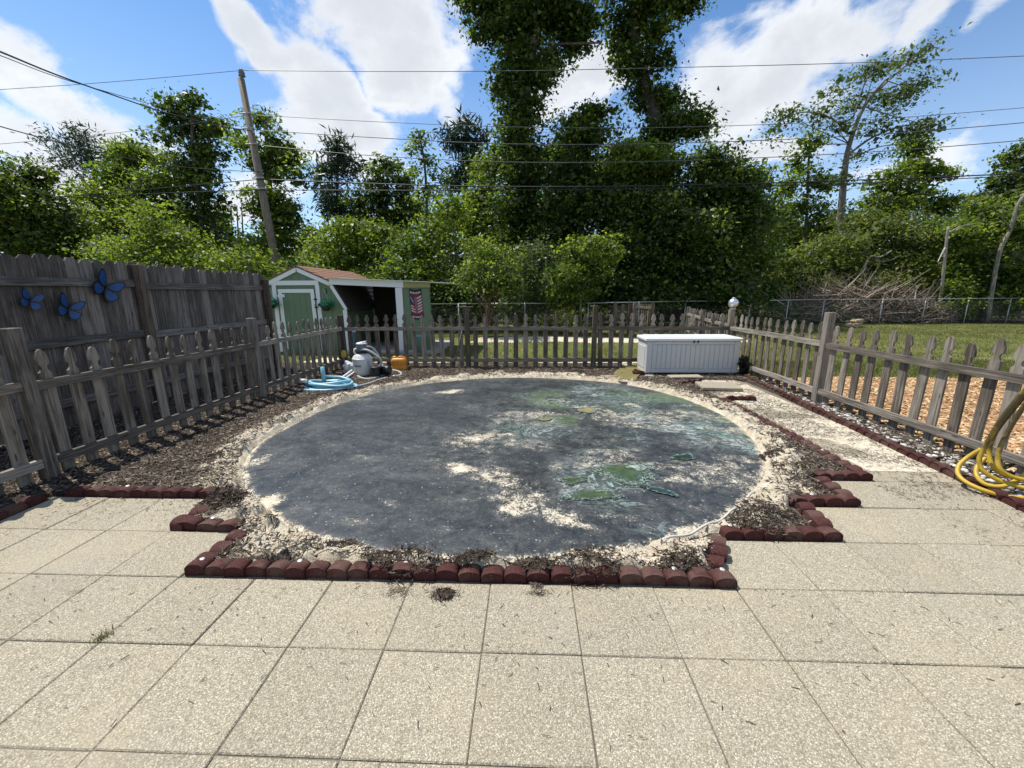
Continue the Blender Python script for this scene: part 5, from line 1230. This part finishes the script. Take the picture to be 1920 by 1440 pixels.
def wire(label, pts, r, mat, name='power_line'):
    Q_ = [at(u, v, y) for u, v, y in pts]
    if name == 'service_cable': Q_ = [Q_[0]+(Q_[0]-Q_[1])*5]+Q_     # carried on beyond the frame
    else: Q_ = Q_+[Q_[-1]+(Q_[-1]-Q_[-2])*4]
    P_ = spline(Q_, 8); o = obj(name, MB().tube(P_, r, 5).mesh(name, True), mat); tag(o, label, 'power line', 'power lines from the utility pole'); return o
def rp_(*pts): return [(u, v, PY-.15) for u, v in pts]
wire('topmost power line crossing the sky right of the utility pole', rp_((452, 132), (700, 134), (960, 133), (1250, 127), (1600, 118), (1920, 105), (2150, 92)), .011, M['wire_l'])
wire('second thin power line right of the pole, just above the tree band', rp_((467, 215), (700, 228), (960, 238), (1250, 239), (1600, 226), (1920, 202), (2150, 180)), .010, M['wire_l'])
wire('third power line right of the pole, crossing the big trees', rp_((474, 243), (700, 258), (960, 270), (1250, 269), (1600, 255), (1920, 230), (2150, 205)), .014, M['wire_l'])
wire('fourth power line right of the pole, above the thick cable', rp_((479, 272), (700, 292), (960, 304), (1250, 302), (1600, 287), (1920, 263), (2150, 240)), .014, M['wire_l'])
wire('upper of the two thick cables crossing the trees right of the pole', rp_((490, 336), (720, 345), (960, 350), (1250, 348), (1600, 338), (1920, 325), (2150, 312)), .022, M['wire'])
wire('lower of the two thick cables crossing the trees right of the pole', rp_((494, 356), (720, 357), (960, 356), (1250, 353), (1600, 344), (1920, 329), (2150, 318)), .016, M['wire'])
wire('thin topmost line left of the utility pole', rp_((452, 132), (300, 146), (150, 158), (0, 168), (-250, 184)), .009, M['wire_l'])
wire('faint line left of the pole running to the tall pine', rp_((467, 215), (330, 236), (150, 256), (0, 270), (-250, 290)), .008, M['wire_l'])
wire('upper low cable left of the utility pole across the trees', rp_((490, 336), (330, 350), (150, 366), (0, 376), (-250, 390)), .016, M['wire'])
wire('lower low cable left of the utility pole across the trees', rp_((494, 356), (330, 361), (150, 370), (0, 379), (-250, 396)), .014, M['wire'])
wire('thick twisted service cable sagging from upper left to the pole', [(-120, 50, 6.0), (0, 97, 7.4), (100, 138, 9.2), (200, 174, 11.5), (300, 208, 13.8), (400, 234, 15.6), (474, 246, PY-.15)], .017, M['wire'], 'service_cable')
wire('thin cable sagging just above the thick service cable', [(-120, 62, 6.0), (0, 104, 7.4), (100, 142, 9.2), (200, 172, 11.5), (300, 200, 13.8), (400, 226, 15.6), (470, 240, PY-.15)], .008, M['wire'], 'service_cable')
wire('lower single cable dropping from the left edge toward the pole', [(-120, 200, 6.5), (0, 237, 8.0), (100, 264, 10.), (200, 288, 12.2), (300, 308, 14.2), (400, 318, 15.8), (486, 322, PY-.15)], .011, M['wire'], 'service_cable')

# ------------------------------------------------------------------ trees
def pxblob(u, v, ru, rv, Y, dy=0., rd=None):
    c = at(u, v, Y+dy); rx = abs(at(u+ru, v, Y+dy)[0]-c[0]); rz = abs(at(u, v-rv, Y+dy)[2]-c[2]); return (c[0], c[1], c[2], rx, rd if rd else .5*(rx+rz), rz)
def limb(mb, pts, r0, r1, n=7, seed=0):
    P_ = spline(pts, 4); k = len(P_); rr_ = random.Random(seed)
    mb.tube(P_, [r0+(r1-r0)*i/(k-1) for i in range(k)], n)
def tree(label, Y, blobs, mat, trunk=None, dens=.36, leaf=.16, aspect=.55, shell=.55, per=14, sigma=.24, name='tree', cat='tree', limbs=(), r0=.2, r1=.07, bark='bark', group='trees behind the yard', seed=1, needles=False, up=.35, jitter=.6):
    rng = np.random.default_rng(seed*31+5); cx = blobs[0][0] if trunk is None else trunk[0][0]
    base = at(cx, 600, Y); t = thing(name, label, cat, (base[0], Y, 0), group)
    B = [pxblob(*b[:4], Y, rng.uniform(-jitter, jitter)) for b in blobs]
    area = sum(b[2]*b[3]*3.14 for b in blobs)*.55
    B0 = B; B = []
    for b in B0:
        B.append((b[0], b[1], b[2], b[3]*.72, b[4]*.72, b[5]*.72))
        for _ in range(7):
            d = rng.normal(size=3); d /= np.linalg.norm(d); q_ = rng.uniform(.28, .50); e_ = rng.uniform(.62, 1.0)-q_*.25
            B.append((b[0]+d[0]*b[3]*e_, b[1]+d[1]*b[4]*e_, b[2]+d[2]*b[5]*e_, b[3]*q_, b[4]*q_, b[5]*q_*rng.uniform(.7, 1.1)))
    dens *= 1.7; sigma *= 1.45; per = int(per*2.6); up = max(up, .6); nl = int(area*dens); ncl = max(20, nl//per)
    if needles:
        V, Fc, ti = needle_cloud(B, ncl, per, leaf, rng, shell, sigma)
    else: V, Fc, ti = leaf_cloud(B, ncl, per, leaf, aspect, rng, shell, up, sigma)
    k = V[:, 2].reshape(-1, V.shape[0]//len(ti)).min(1) > -.06
    if not k.all():
        w_ = V.shape[0]//len(ti); V = V.reshape(-1, w_, 3)[k].reshape(-1, 3); ti = ti[k]; Fc = np.arange(len(V)).reshape(-1, w_)
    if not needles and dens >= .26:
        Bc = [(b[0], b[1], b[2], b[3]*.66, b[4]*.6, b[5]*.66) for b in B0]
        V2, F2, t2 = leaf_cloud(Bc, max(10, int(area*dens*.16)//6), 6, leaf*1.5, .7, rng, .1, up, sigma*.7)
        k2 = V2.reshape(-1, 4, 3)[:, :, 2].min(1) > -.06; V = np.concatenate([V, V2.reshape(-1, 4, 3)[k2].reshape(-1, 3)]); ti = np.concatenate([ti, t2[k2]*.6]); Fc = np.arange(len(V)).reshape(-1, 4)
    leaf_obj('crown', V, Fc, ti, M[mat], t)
    mb = MB()
    if trunk is None:
        b0 = max(B0, key=lambda b: b[2]); limb(mb, [(b0[0], Y, -.2), (b0[0]+.1, Y, b0[2]*.5), (b0[0], Y+.05, b0[2])], .10, .03)
    else:
        pts = [at(u, v, Y) for u, v in trunk]; pts[0][2] = -.2; limb(mb, pts, r0, r1)
    for lb in limbs: limb(mb, [at(u, v, Y+(.3 if i else 0)*(1 if (i % 2) else -1)) for i, (u, v) in enumerate(lb[2])], lb[0], lb[1], 6)
    for k_, b in enumerate(B0):    # inner boughs reaching into each clump
        if trunk is not None and k_ % 2 == 0:
            src = min([at(u, v, Y) for u, v in trunk], key=lambda p: np.linalg.norm(p-np.array(b[:3])-np.array([0, 0, -b[5]*1.2])))
            limb(mb, [src, (src+np.array(b[:3]))/2+np.array([0, 0, -.15*b[5]]), np.array(b[:3])], r1*.6, .012, 5)
    obj('trunk', mb.mesh('trunk', True), M[bark], t)
    return t
def needle_cloud(B, ncl, per, L, rng, shell, sigma):
    B = np.asarray(B, float); w = B[:, 3]*B[:, 5]; idx = rng.choice(len(B), ncl, p=w/w.sum())
    d = rng.normal(size=(ncl, 3)); d /= np.linalg.norm(d, axis=1)[:, None]
    c = B[idx, :3]+d*B[idx, 3:6]*((shell**3+(1-shell**3)*rng.random(ncl))**(1/3))[:, None]
    n = ncl*per; ci = np.repeat(np.arange(ncl), per)
    t = rng.normal(size=(n, 3)); t[:, 2] += .25; t /= np.linalg.norm(t, axis=1)[:, None]
    p = c[ci]+rng.normal(size=(n, 3))*sigma*.5
    q_ = rng.normal(size=(n, 3)); b = np.cross(t, q_); b /= np.linalg.norm(b, axis=1)[:, None]
    l = (L*(.6+.8*rng.random(n)))[:, None]; wd = l*.14
    V = np.stack([p-b*wd*.5, p+t*l*.45-b*wd*.7, p+t*l, p+t*l*.45+b*wd*.7], 1).reshape(-1, 3)
    return V, np.arange(4*n).reshape(-1, 4), np.clip(.5*rng.random(ncl)[ci]+.5*rng.random(n), 0, 1)
TREES = [
 ('dark spreading broadleaf tree at the far left edge', 17, [(20, 350, 70, 55), (75, 400, 70, 60), (20, 430, 80, 60), (112, 440, 42, 40), (60, 330, 32, 22), (-60, 380, 80, 90), (80, 470, 60, 30)], 'leaf_dark', [(40, 560), (45, 450), (40, 370)], dict(dens=.5, leaf=.13)),
 ('wispy pine with open needle tufts at left', 32, [(110, 268, 34, 22), (150, 252, 26, 18), (172, 300, 50, 34), (100, 305, 28, 18), (215, 290, 26, 22), (190, 340, 45, 36), (90, 335, 18, 12)], 'needle', [(190, 560), (185, 400), (172, 300), (158, 245)], dict(needles=True, dens=.26, leaf=.38, per=16, sigma=.5, r0=.2, r1=.05)),
 ('rounded green broadleaf left of the tall vine-clad pine', 25, [(265, 300, 50, 32), (215, 330, 56, 46), (300, 350, 46, 56), (180, 385, 56, 60), (250, 420, 80, 70), (330, 420, 40, 70), (235, 280, 25, 15)], 'leaf_mid', [(250, 560), (255, 420), (260, 330)], dict(leaf=.18)),
 ('tall vine-clad pine left of the utility pole', 24, [(318, 200, 32, 22), (365, 188, 34, 18), (350, 238, 54, 36), (308, 258, 26, 16), (408, 240, 28, 26), (372, 300, 40, 56), (385, 380, 46, 70), (390, 450, 52, 50), (348, 318, 26, 36), (405, 285, 20, 18)], 'leaf_dark', [(380, 560), (375, 400), (362, 280), (362, 185)], dict(leaf=.18, dens=.30)),
 ('leafy ivy tree right behind the utility pole', 23, [(475, 225, 24, 24), (500, 213, 13, 14), (520, 270, 32, 36), (545, 300, 26, 26), (500, 310, 38, 56), (510, 390, 48, 60), (520, 460, 50, 50), (555, 335, 18, 26), (450, 262, 14, 16), (540, 420, 30, 40)], 'leaf_mid', [(510, 560), (508, 420), (503, 300), (495, 215)], dict(leaf=.17, dens=.32)),
 ('pale green shrub rising over the tall fence', 13.5, [(290, 420, 44, 30), (342, 452, 46, 34), (250, 470, 56, 28), (300, 490, 80, 25), (200, 484, 36, 26), (380, 480, 28, 22), (270, 395, 20, 18)], 'leaf_light', None, dict(leaf=.10, dens=.30, name='shrub', cat='shrub')),
 ('low bright shrub above the end of the tall fence', 13.0, [(430, 494, 42, 18), (468, 482, 28, 16), (492, 508, 22, 22), (402, 500, 28, 13), (505, 530, 14, 20)], 'leaf_light', None, dict(leaf=.09, dens=.45, name='shrub', cat='shrub')),
 ('slim pine in the gap right of the utility pole', 36, [(635, 275, 22, 15), (625, 318, 32, 26), (660, 310, 22, 20), (600, 340, 20, 16), (620, 370, 28, 38), (645, 400, 36, 28)], 'needle', [(632, 560), (632, 400), (634, 262)], dict(needles=True, dens=.30, leaf=.6, per=16, sigma=.5)),
 ('dark vine-draped tree left of the big leaning trees', 33, [(715, 308, 26, 22), (745, 328, 32, 26), (710, 360, 32, 45), (760, 370, 32, 40), (690, 400, 28, 40), (740, 420, 40, 40), (668, 380, 20, 30)], 'leaf_dark', [(725, 560), (725, 400), (728, 300)], dict(leaf=.22)),
 ('thin wispy broadleaf with bare gaps above the bushes', 28, [(785, 262, 20, 20), (802, 298, 20, 22), (778, 318, 16, 16), (822, 335, 16, 18), (800, 360, 25, 25), (775, 285, 14, 14)], 'leaf_mid', [(800, 560), (800, 380), (795, 300), (785, 250)], dict(leaf=.17, dens=.26, r0=.12, r1=.04)),
 ('narrow pine just left of the huge vine-clad trunk', 34, [(875, 238, 20, 14), (870, 272, 26, 18), (890, 308, 22, 28), (845, 258, 14, 9), (865, 330, 24, 30), (905, 258, 10, 12), (835, 280, 12, 8)], 'needle', [(875, 560), (873, 400), (876, 226)], dict(needles=True, dens=.34, leaf=.6, per=16, sigma=.45)),
 ('bright yellow-green bush behind the shed roof', 20, [(660, 432, 52, 28), (612, 470, 42, 32), (690, 470, 56, 38), (640, 500, 60, 25), (722, 442, 28, 28)], 'leaf_light', None, dict(leaf=.14, dens=.42, name='bush', cat='bush')),
 ('mid green bush behind the lean-to roof', 17.5, [(770, 470, 48, 42), (820, 442, 38, 36), (800, 520, 56, 42), (750, 510, 46, 30), (848, 392, 32, 34), (730, 545, 40, 30)], 'leaf_mid', None, dict(leaf=.12, dens=.42, name='bush', cat='bush')),
 ('pale bush at the left foot of the huge trunk', 22, [(918, 320, 32, 32), (900, 370, 38, 38), (932, 402, 38, 40), (875, 410, 30, 34), (900, 440, 40, 30)], 'leaf_light', None, dict(leaf=.15, dens=.36, name='bush', cat='bush')),
 ('huge vine-clad tree whose crown leaves the top of the picture', 21, [(985, 480, 60, 90), (972, 380, 48, 90), (972, 285, 46, 80), (972, 200, 42, 60), (985, 130, 52, 60), (962, 62, 56, 46), (1000, 20, 80, 50), (922, 18, 46, 30), (1050, 20, 45, 46), (1068, 88, 34, 24), (1092, 40, 36, 34), (905, 58, 22, 22), (888, 8, 28, 22), (980, -70, 140, 60), (1035, 130, 16, 30), (940, 160, 16, 30), (935, 300, 18, 40)], 'leaf_dark', [(990, 575), (985, 400), (978, 250), (990, 120), (1015, 0), (1030, -120)], dict(leaf=.16, dens=.42, r0=.45, r1=.2, per=12, limbs=[(.09, .03, [(1000, 110), (1040, 85), (1085, 82), (1128, 80)])])),
 ('tall leaning vine-clad tree right of the huge one', 22, [(1178, 60, 36, 46), (1190, 120, 42, 42), (1215, 10, 58, 32), (1285, 8, 34, 24), (1210, 180, 36, 38), (1250, 200, 42, 38), (1275, 232, 46, 34), (1230, 262, 46, 38), (1240, 112, 22, 26), (1305, 240, 34, 24), (1190, -55, 90, 50), (1150, 30, 20, 22), (1225, 60, 22, 24)], 'leaf_dark', [(1262, 575), (1250, 400), (1238, 260), (1205, 140), (1188, 40), (1200, -80)], dict(leaf=.16, dens=.38, r0=.38, r1=.16, per=12)),
 ('vine-hung tree between the two huge trunks', 19.6, [(1100, 250, 52, 42), (1082, 320, 58, 58), (1130, 382, 66, 78), (1062, 420, 66, 78), (1150, 480, 66, 66), (1030, 500, 56, 60), (1112, 212, 34, 18), (1075, 540, 90, 40)], 'leaf_dark', [(1090, 575), (1090, 450), (1095, 300)], dict(leaf=.15, dens=.42)),
 ('sunlit yellow-green vine top before the dark mass', 18.4, [(1200, 306, 56, 34), (1165, 342, 42, 42), (1242, 322, 44, 40), (1180, 285, 28, 14)], 'leaf_light', [(1195, 575), (1195, 420), (1200, 330)], dict(leaf=.14, dens=.46)),
 ('broad dark vine-smothered tree right of centre', 18.2, [(1230, 420, 86, 76), (1210, 520, 76, 66), (1300, 480, 86, 86), (1330, 362, 64, 64), (1322, 302, 46, 30), (1388, 430, 52, 86), (1395, 352, 36, 44), (1370, 540, 76, 50), (1290, 560, 100, 40), (1150, 560, 60, 30)], 'leaf_dark', [(1300, 575), (1300, 450), (1320, 330)], dict(leaf=.14, dens=.46)),
 ('green columnar tree at the right flank of the dark mass', 21, [(1410, 345, 28, 40), (1418, 410, 28, 50), (1425, 480, 34, 60), (1440, 545, 40, 40)], 'leaf_mid', [(1420, 575), (1418, 450), (1412, 340)], dict(leaf=.15, dens=.40)),
 ('crooked pale green tree left of the tall thin oak', 30, [(1520, 268, 26, 26), (1500, 308, 30, 26), (1545, 340, 30, 30), (1480, 350, 26, 26), (1490, 400, 36, 36), (1540, 420, 38, 40), (1462, 420, 24, 40)], 'leaf_mid', [(1510, 560), (1512, 420), (1518, 260)], dict(leaf=.19, dens=.34, r0=.14, r1=.05)),
 ('tall thin oak with sparse wind-bent crown at right', 26, [(1640, 132, 36, 20), (1690, 112, 36, 20), (1735, 98, 26, 14), (1756, 78, 10, 10), (1602, 192, 34, 26), (1660, 190, 44, 28), (1712, 160, 36, 24), (1562, 172, 22, 16), (1480, 216, 36, 14), (1450, 242, 22, 12), (1540, 214, 28, 16), (1702, 250, 44, 20), (1746, 236, 32, 14), (1640, 240, 40, 20), (1456, 266, 16, 12), (1662, 290, 26, 10), (1572, 240, 34, 20), (1600, 145, 20, 14), (1586, 330, 13, 28), (1580, 400, 11, 30), (1602, 288, 20, 14)], 'leaf_oak',
   [(1563, 530), (1574, 430), (1583, 330), (1593, 270), (1620, 200), (1660, 150)], dict(leaf=.16, dens=.18, aspect=.5, shell=.35, r0=.24, r1=.05, bark='bark', up=.2, sigma=.30, jitter=1.2, limbs=[(.07, .02, [(1590, 290), (1640, 255), (1700, 235), (1760, 235)]), (.06, .02, [(1588, 250), (1560, 222), (1510, 210), (1460, 225)]), (.06, .02, [(1640, 175), (1690, 130), (1735, 100), (1758, 75)]), (.05, .015, [(1585, 300), (1610, 290), (1650, 275), (1690, 270)]), (.04, .015, [(1600, 220), (1620, 160), (1640, 125)])])),
 ('broad green tree behind the tall thin oak', 29, [(1715, 278, 30, 30), (1662, 342, 46, 36), (1702, 370, 46, 38), (1742, 330, 34, 30), (1642, 402, 66, 46), (1762, 392, 36, 26), (1720, 310, 28, 22)], 'leaf_mid', [(1700, 560), (1700, 420), (1708, 290)], dict(leaf=.19, dens=.36)),
 ('olive green understory tree at the foot of the oak', 22.5, [(1640, 432, 74, 46), (1582, 470, 56, 46), (1700, 460, 66, 46), (1520, 482, 46, 38), (1500, 532, 56, 35), (1622, 500, 86, 40), (1560, 522, 60, 40), (1470, 500, 36, 40)], 'leaf_olive', [(1620, 575), (1620, 500), (1630, 430)], dict(leaf=.14, dens=.42, bark='bark_pale')),
 ('leafy thicket at the right edge behind the chain-link fence', 21.5, [(1800, 442, 54, 36), (1850, 402, 44, 34), (1900, 432, 56, 46), (1842, 500, 76, 46), (1760, 512, 56, 42), (1912, 520, 60, 46), (1880, 560, 60, 26), (1800, 560, 50, 26), (1980, 460, 60, 80)], 'leaf_mid', [(1850, 575), (1850, 500), (1855, 420)], dict(leaf=.14, dens=.42, name='thicket', cat='thicket')),
 ('tall tree cut by the right picture edge', 30, [(1900, 298, 26, 30), (1880, 340, 30, 26), (1920, 372, 46, 36), (1842, 382, 36, 20), (1962, 340, 60, 80), (1825, 400, 20, 16)], 'leaf_dark', [(1910, 560), (1905, 420), (1902, 290)], dict(leaf=.19, dens=.40)),
 ('crape myrtle with several reddish stems before the chain-link fence', 14.1, [(905, 500, 42, 40), (935, 482, 32, 34), (880, 522, 30, 28), (922, 540, 42, 22), (956, 540, 28, 22), (900, 456, 22, 16), (945, 510, 30, 28)], 'leaf_mid', [(912, 615), (910, 560), (900, 500)], dict(leaf=.085, dens=.42, per=12, sigma=.14, r0=.05, r1=.02, bark='bark_red', limbs=[(.045, .015, [(914, 612), (918, 565), (925, 520)]), (.04, .015, [(916, 612), (928, 565), (942, 525)]), (.035, .015, [(910, 612), (898, 570), (885, 530)])], name='crape_myrtle')),
 ('rounded bright shrubby tree with upright shoots behind the back fence', 14.8, [(1085, 492, 46, 34), (1050, 512, 32, 32), (1120, 502, 32, 32), (1080, 545, 56, 28), (1058, 562, 38, 18), (1146, 474, 9, 30), (1110, 458, 12, 18), (1062, 466, 12, 18), (1085, 455, 8, 16), (1135, 460, 6, 20)], 'leaf_mid', [(1090, 610), (1088, 560), (1086, 500)], dict(leaf=.10, dens=.50, per=12, sigma=.14, r0=.06, r1=.02)),
 ('grey-green shrub between crape myrtle and bright shrubby tree', 16.0, [(985, 520, 36, 50), (1010, 560, 40, 34), (965, 570, 40, 30), (1000, 470, 24, 24)], 'leaf_oak', None, dict(leaf=.10, dens=.42, name='shrub', cat='shrub')),
 ('dark undergrowth bush behind the shed and lean-to', 16.5, [(560, 520, 56, 34), (640, 545, 60, 44), (720, 560, 60, 40), (830, 575, 60, 34), (880, 585, 40, 26), (530, 560, 60, 40), (860, 540, 30, 40)], 'leaf_dark', None, dict(leaf=.12, dens=.40, name='bush', cat='bush')),
 ('small shrub with a white stem behind the chain-link fence', 20.6, [(1785, 540, 26, 22), (1770, 565, 24, 20), (1800, 570, 24, 18)], 'leaf_mid', [(1783, 606), (1784, 575), (1780, 545), (1788, 525)], dict(leaf=.12, dens=.40, name='shrub', cat='shrub', bark='bark_pale', r0=.05, r1=.03)),
 ('olive vine bank behind the brush pile', 21.4, [(1500, 520, 50, 24), (1560, 530, 50, 20), (1460, 560, 40, 30), (1640, 530, 50, 22), (1700, 530, 50, 24)], 'leaf_olive', None, dict(leaf=.12, dens=.40, name='bush', cat='bush')),
 ('dark backing tree filling behind the two huge vine-clad trunks', 25, [(1050, 310, 62, 62), (1150, 335, 66, 66), (1000, 420, 90, 86), (1200, 425, 100, 86), (1330, 430, 66, 80), (930, 480, 60, 60), (1090, 260, 36, 36)], 'leaf_dark', None, dict(leaf=.2, dens=.34)),
 ('distant green tree row left of the utility pole', 38, [(200, 445, 90, 50), (330, 455, 80, 56), (440, 470, 60, 45), (120, 470, 60, 40), (400, 420, 30, 40)], 'leaf_mid', None, dict(leaf=.24, dens=.30)),
 ('distant green tree row between utility pole and the bushes', 38, [(585, 455, 36, 46), (690, 440, 76, 50), (810, 420, 66, 56), (760, 400, 36, 40), (900, 420, 60, 60)], 'leaf_mid', None, dict(leaf=.24, dens=.30)),
 ('distant green tree row behind the oak at right', 38, [(1480, 440, 60, 56), (1600, 440, 60, 50), (1740, 450, 80, 56), (1850, 440, 70, 60), (1420, 400, 30, 40)], 'leaf_mid', None, dict(leaf=.24, dens=.30)),
]
for k_, (lab_, Y_, bl_, mt_, tr_, kw_) in enumerate(TREES): tree(lab_, Y_, bl_, mt_, tr_, seed=k_+1, **kw_)
# bare snags
def snag(label, Y, pts, r0, r1, forks=()):
    b = at(pts[0][0], 600, Y); t = thing('dead_tree', label, 'dead tree', (b[0], Y, 0), 'bare pale snags at right'); P_ = [at(u, v, Y) for u, v in pts]; P_[0][2] = -.1
    mb = MB(); limb(mb, P_, r0, r1); obj('trunk', mb.mesh('trunk', True), M['bark_pale'], t)
    for f_ in forks:
        mb = MB(); limb(mb, [at(u, v, Y-.1*i) for i, (u, v) in enumerate(f_)], r1*.9, r1*.35, 6); obj('branch', mb.mesh('branch', True), M['bark_pale'], t)
snag('bare pale leaning trunk at the right picture edge', 20.2, [(1862, 560), (1872, 480), (1895, 430), (1908, 385), (1925, 360), (1945, 330)], .09, .05, [[(1895, 430), (1880, 410), (1870, 400)]])
snag('broken white snag among the thicket leaves', 20.4, [(1765, 580), (1770, 500), (1774, 460), (1778, 425)], .07, .05, [[(1777, 440), (1800, 425), (1840, 418)], [(1772, 465), (1764, 480), (1758, 492)]])
snag('bare fallen bough leaning beside the oak trunk', 21.0, [(1600, 560), (1625, 490), (1650, 482), (1672, 470)], .05, .025, [[(1640, 485), (1662, 490), (1690, 478)]])
# thin bare trunks seen in the gap left of the pole
for k_, u_ in enumerate((438, 449, 458)):
    p = at(u_, 560, 40); mb = MB(); limb(mb, [(0, 0, -.2), at(u_-2, 450, 40)-np.array([p[0], 40, 0]), at(u_-5, 385, 40)-np.array([p[0], 40, 0])], .10, .04, 6)
    t = thing('pine_trunk', ('leftmost of three thin bare trunks left of the utility pole', 'middle one of three thin bare trunks left of the utility pole', 'thin bare trunk closest to the left side of the utility pole')[k_], 'tree trunk', (p[0], 40, 0), 'thin pine trunks beyond the trees')
    obj('trunk', mb.mesh('trunk', True), M['bark'], t, (p[0], 40, 0))
# far woods closing the view
rw = np.random.default_rng(77); B = []
for x_ in np.arange(-62, 64, 3.2): B.append((x_+rw.normal()*1., 44+rw.normal()*3, 2.6+rw.random()*1.2, 3.0, 3.0, 3.2+rw.random()*2.2))
V, Fc, ti = leaf_cloud(B, 6000, 10, .5, .6, rw, .5, .35, .6); k = V.reshape(-1, 4, 3)[:, :, 2].min(1) > 0; V = V.reshape(-1, 4, 3)[k].reshape(-1, 3); ti = ti[k]
me = fast_mesh('woods', V, np.arange(len(V)).reshape(-1, 4)); fattr(me, 'tint', ti); o = obj('woods', me, M['leaf_dark']); tag(o, kind='stuff')
# undergrowth along the chain-link fence
V_, t_ = [], []
ru_ = np.random.default_rng(78); B = []
for s_ in np.linspace(0, 1, 70):
    x_ = -9+33*s_; y_ = np.interp(x_, [p[0] for p in cl], [p[1] for p in cl])+1.0+ru_.random()*1.6
    B.append((x_, y_, .35, .6, .6, .45+ru_.random()*.5))
V, Fc, ti = leaf_cloud(B, 2600, 9, .11, .55, ru_, .4, .35, .16); k = V.reshape(-1, 4, 3)[:, :, 2].min(1) > -.05; V = V.reshape(-1, 4, 3)[k].reshape(-1, 3); ti = ti[k]
me = fast_mesh('undergrowth', V, np.arange(len(V)).reshape(-1, 4)); fattr(me, 'tint', ti); o = obj('undergrowth', me, M['leaf_mid']); tag(o, kind='stuff')
# brush pile of cut branches
bpile = thing('brush_pile', 'heap of dead brown branches behind the chain-link fence', 'brush pile', (*at(1620, 600, 19.9)[:2], 0))
rb2 = random.Random(4); mb = MB(); tints = []
for k_ in range(1000):
    u = rb2.uniform(1470, 1770); top_ = 522+30*abs((u-1620)/150)**1.6; v = rb2.uniform(top_+12, 606); p = at(u, v, 19.4+rb2.random()*1.6); p[2] = max(.05, p[2]-.1)
    a = rb2.uniform(0, 6.28); el_ = rb2.gauss(.45, .45); L = rb2.uniform(.5, 1.7)
    d_ = np.array([math.cos(a)*math.cos(el_), .5*math.sin(a)*math.cos(el_), math.sin(el_)])
    b4 = len(mb.F); mb.tube([p, p+d_*L*.5+np.array([0, 0, -.03]), p+d_*L], [.020*rb2.uniform(.5, 1.7), .013, .005], 4, cap=False); tints += [rb2.random()]*(len(mb.F)-b4)
me = mb.mesh('branches'); fattr(me, 'tint', tints); o = obj('branches', me, M['deadwood'], bpile, (0, 0, 0)); o['kind'] = 'stuff'
B = [pxblob(u, v, ru, rv, 20.2) for u, v, ru, rv in ((1530, 575, 50, 26), (1600, 580, 60, 26), (1680, 575, 60, 30), (1730, 590, 40, 18), (1570, 550, 50, 18), (1650, 552, 50, 16))]
V, Fc, ti = leaf_cloud(B, 520, 9, .10, .5, np.random.default_rng(6), .3, .1, .18); k = V.reshape(-1, 4, 3)[:, :, 2].min(1) > -.05; V = V.reshape(-1, 4, 3)[k].reshape(-1, 3); ti = ti[k]
o = leaf_obj('dead_foliage', V, np.arange(len(V)).reshape(-1, 4), ti, M['deadleaf'], bpile); o['kind'] = 'stuff'
# dark little plant between the storage box and the right fence
p_ = G(1393, 703, 0); pl = thing('potted_plant', 'dark dried plant squeezed between storage box and right fence', 'plant', (3.74, 7.15, 0))
V, Fc, ti = leaf_cloud([(3.74, 7.12, .18, .06, .08, .17)], 26, 8, .08, .45, np.random.default_rng(3), .2, .2, .03)
M['blackleaf'] = m_leaf('dried_dark_leaves', [(0, (.012, .010, .008)), (1, (.03, .025, .02))], .05)
leaf_obj('foliage', V, Fc, ti, M['blackleaf'], pl); obj('stem', MB().tube([(3.74, 7.13, -.02), (3.742, 7.13, .12), (3.735, 7.12, .28)], .012, 6).mesh('stem'), M['bark'], pl)
# tuft of weed in a paver joint
p_ = G(193, 1193); x = p_[0]+rg.normal(size=60)*.012; y = p_[1]+rg.normal(size=60)*.02
grass('weed_tuft', x, y, .03, .002, 44, lambda x, y: np.zeros_like(x)-.002)
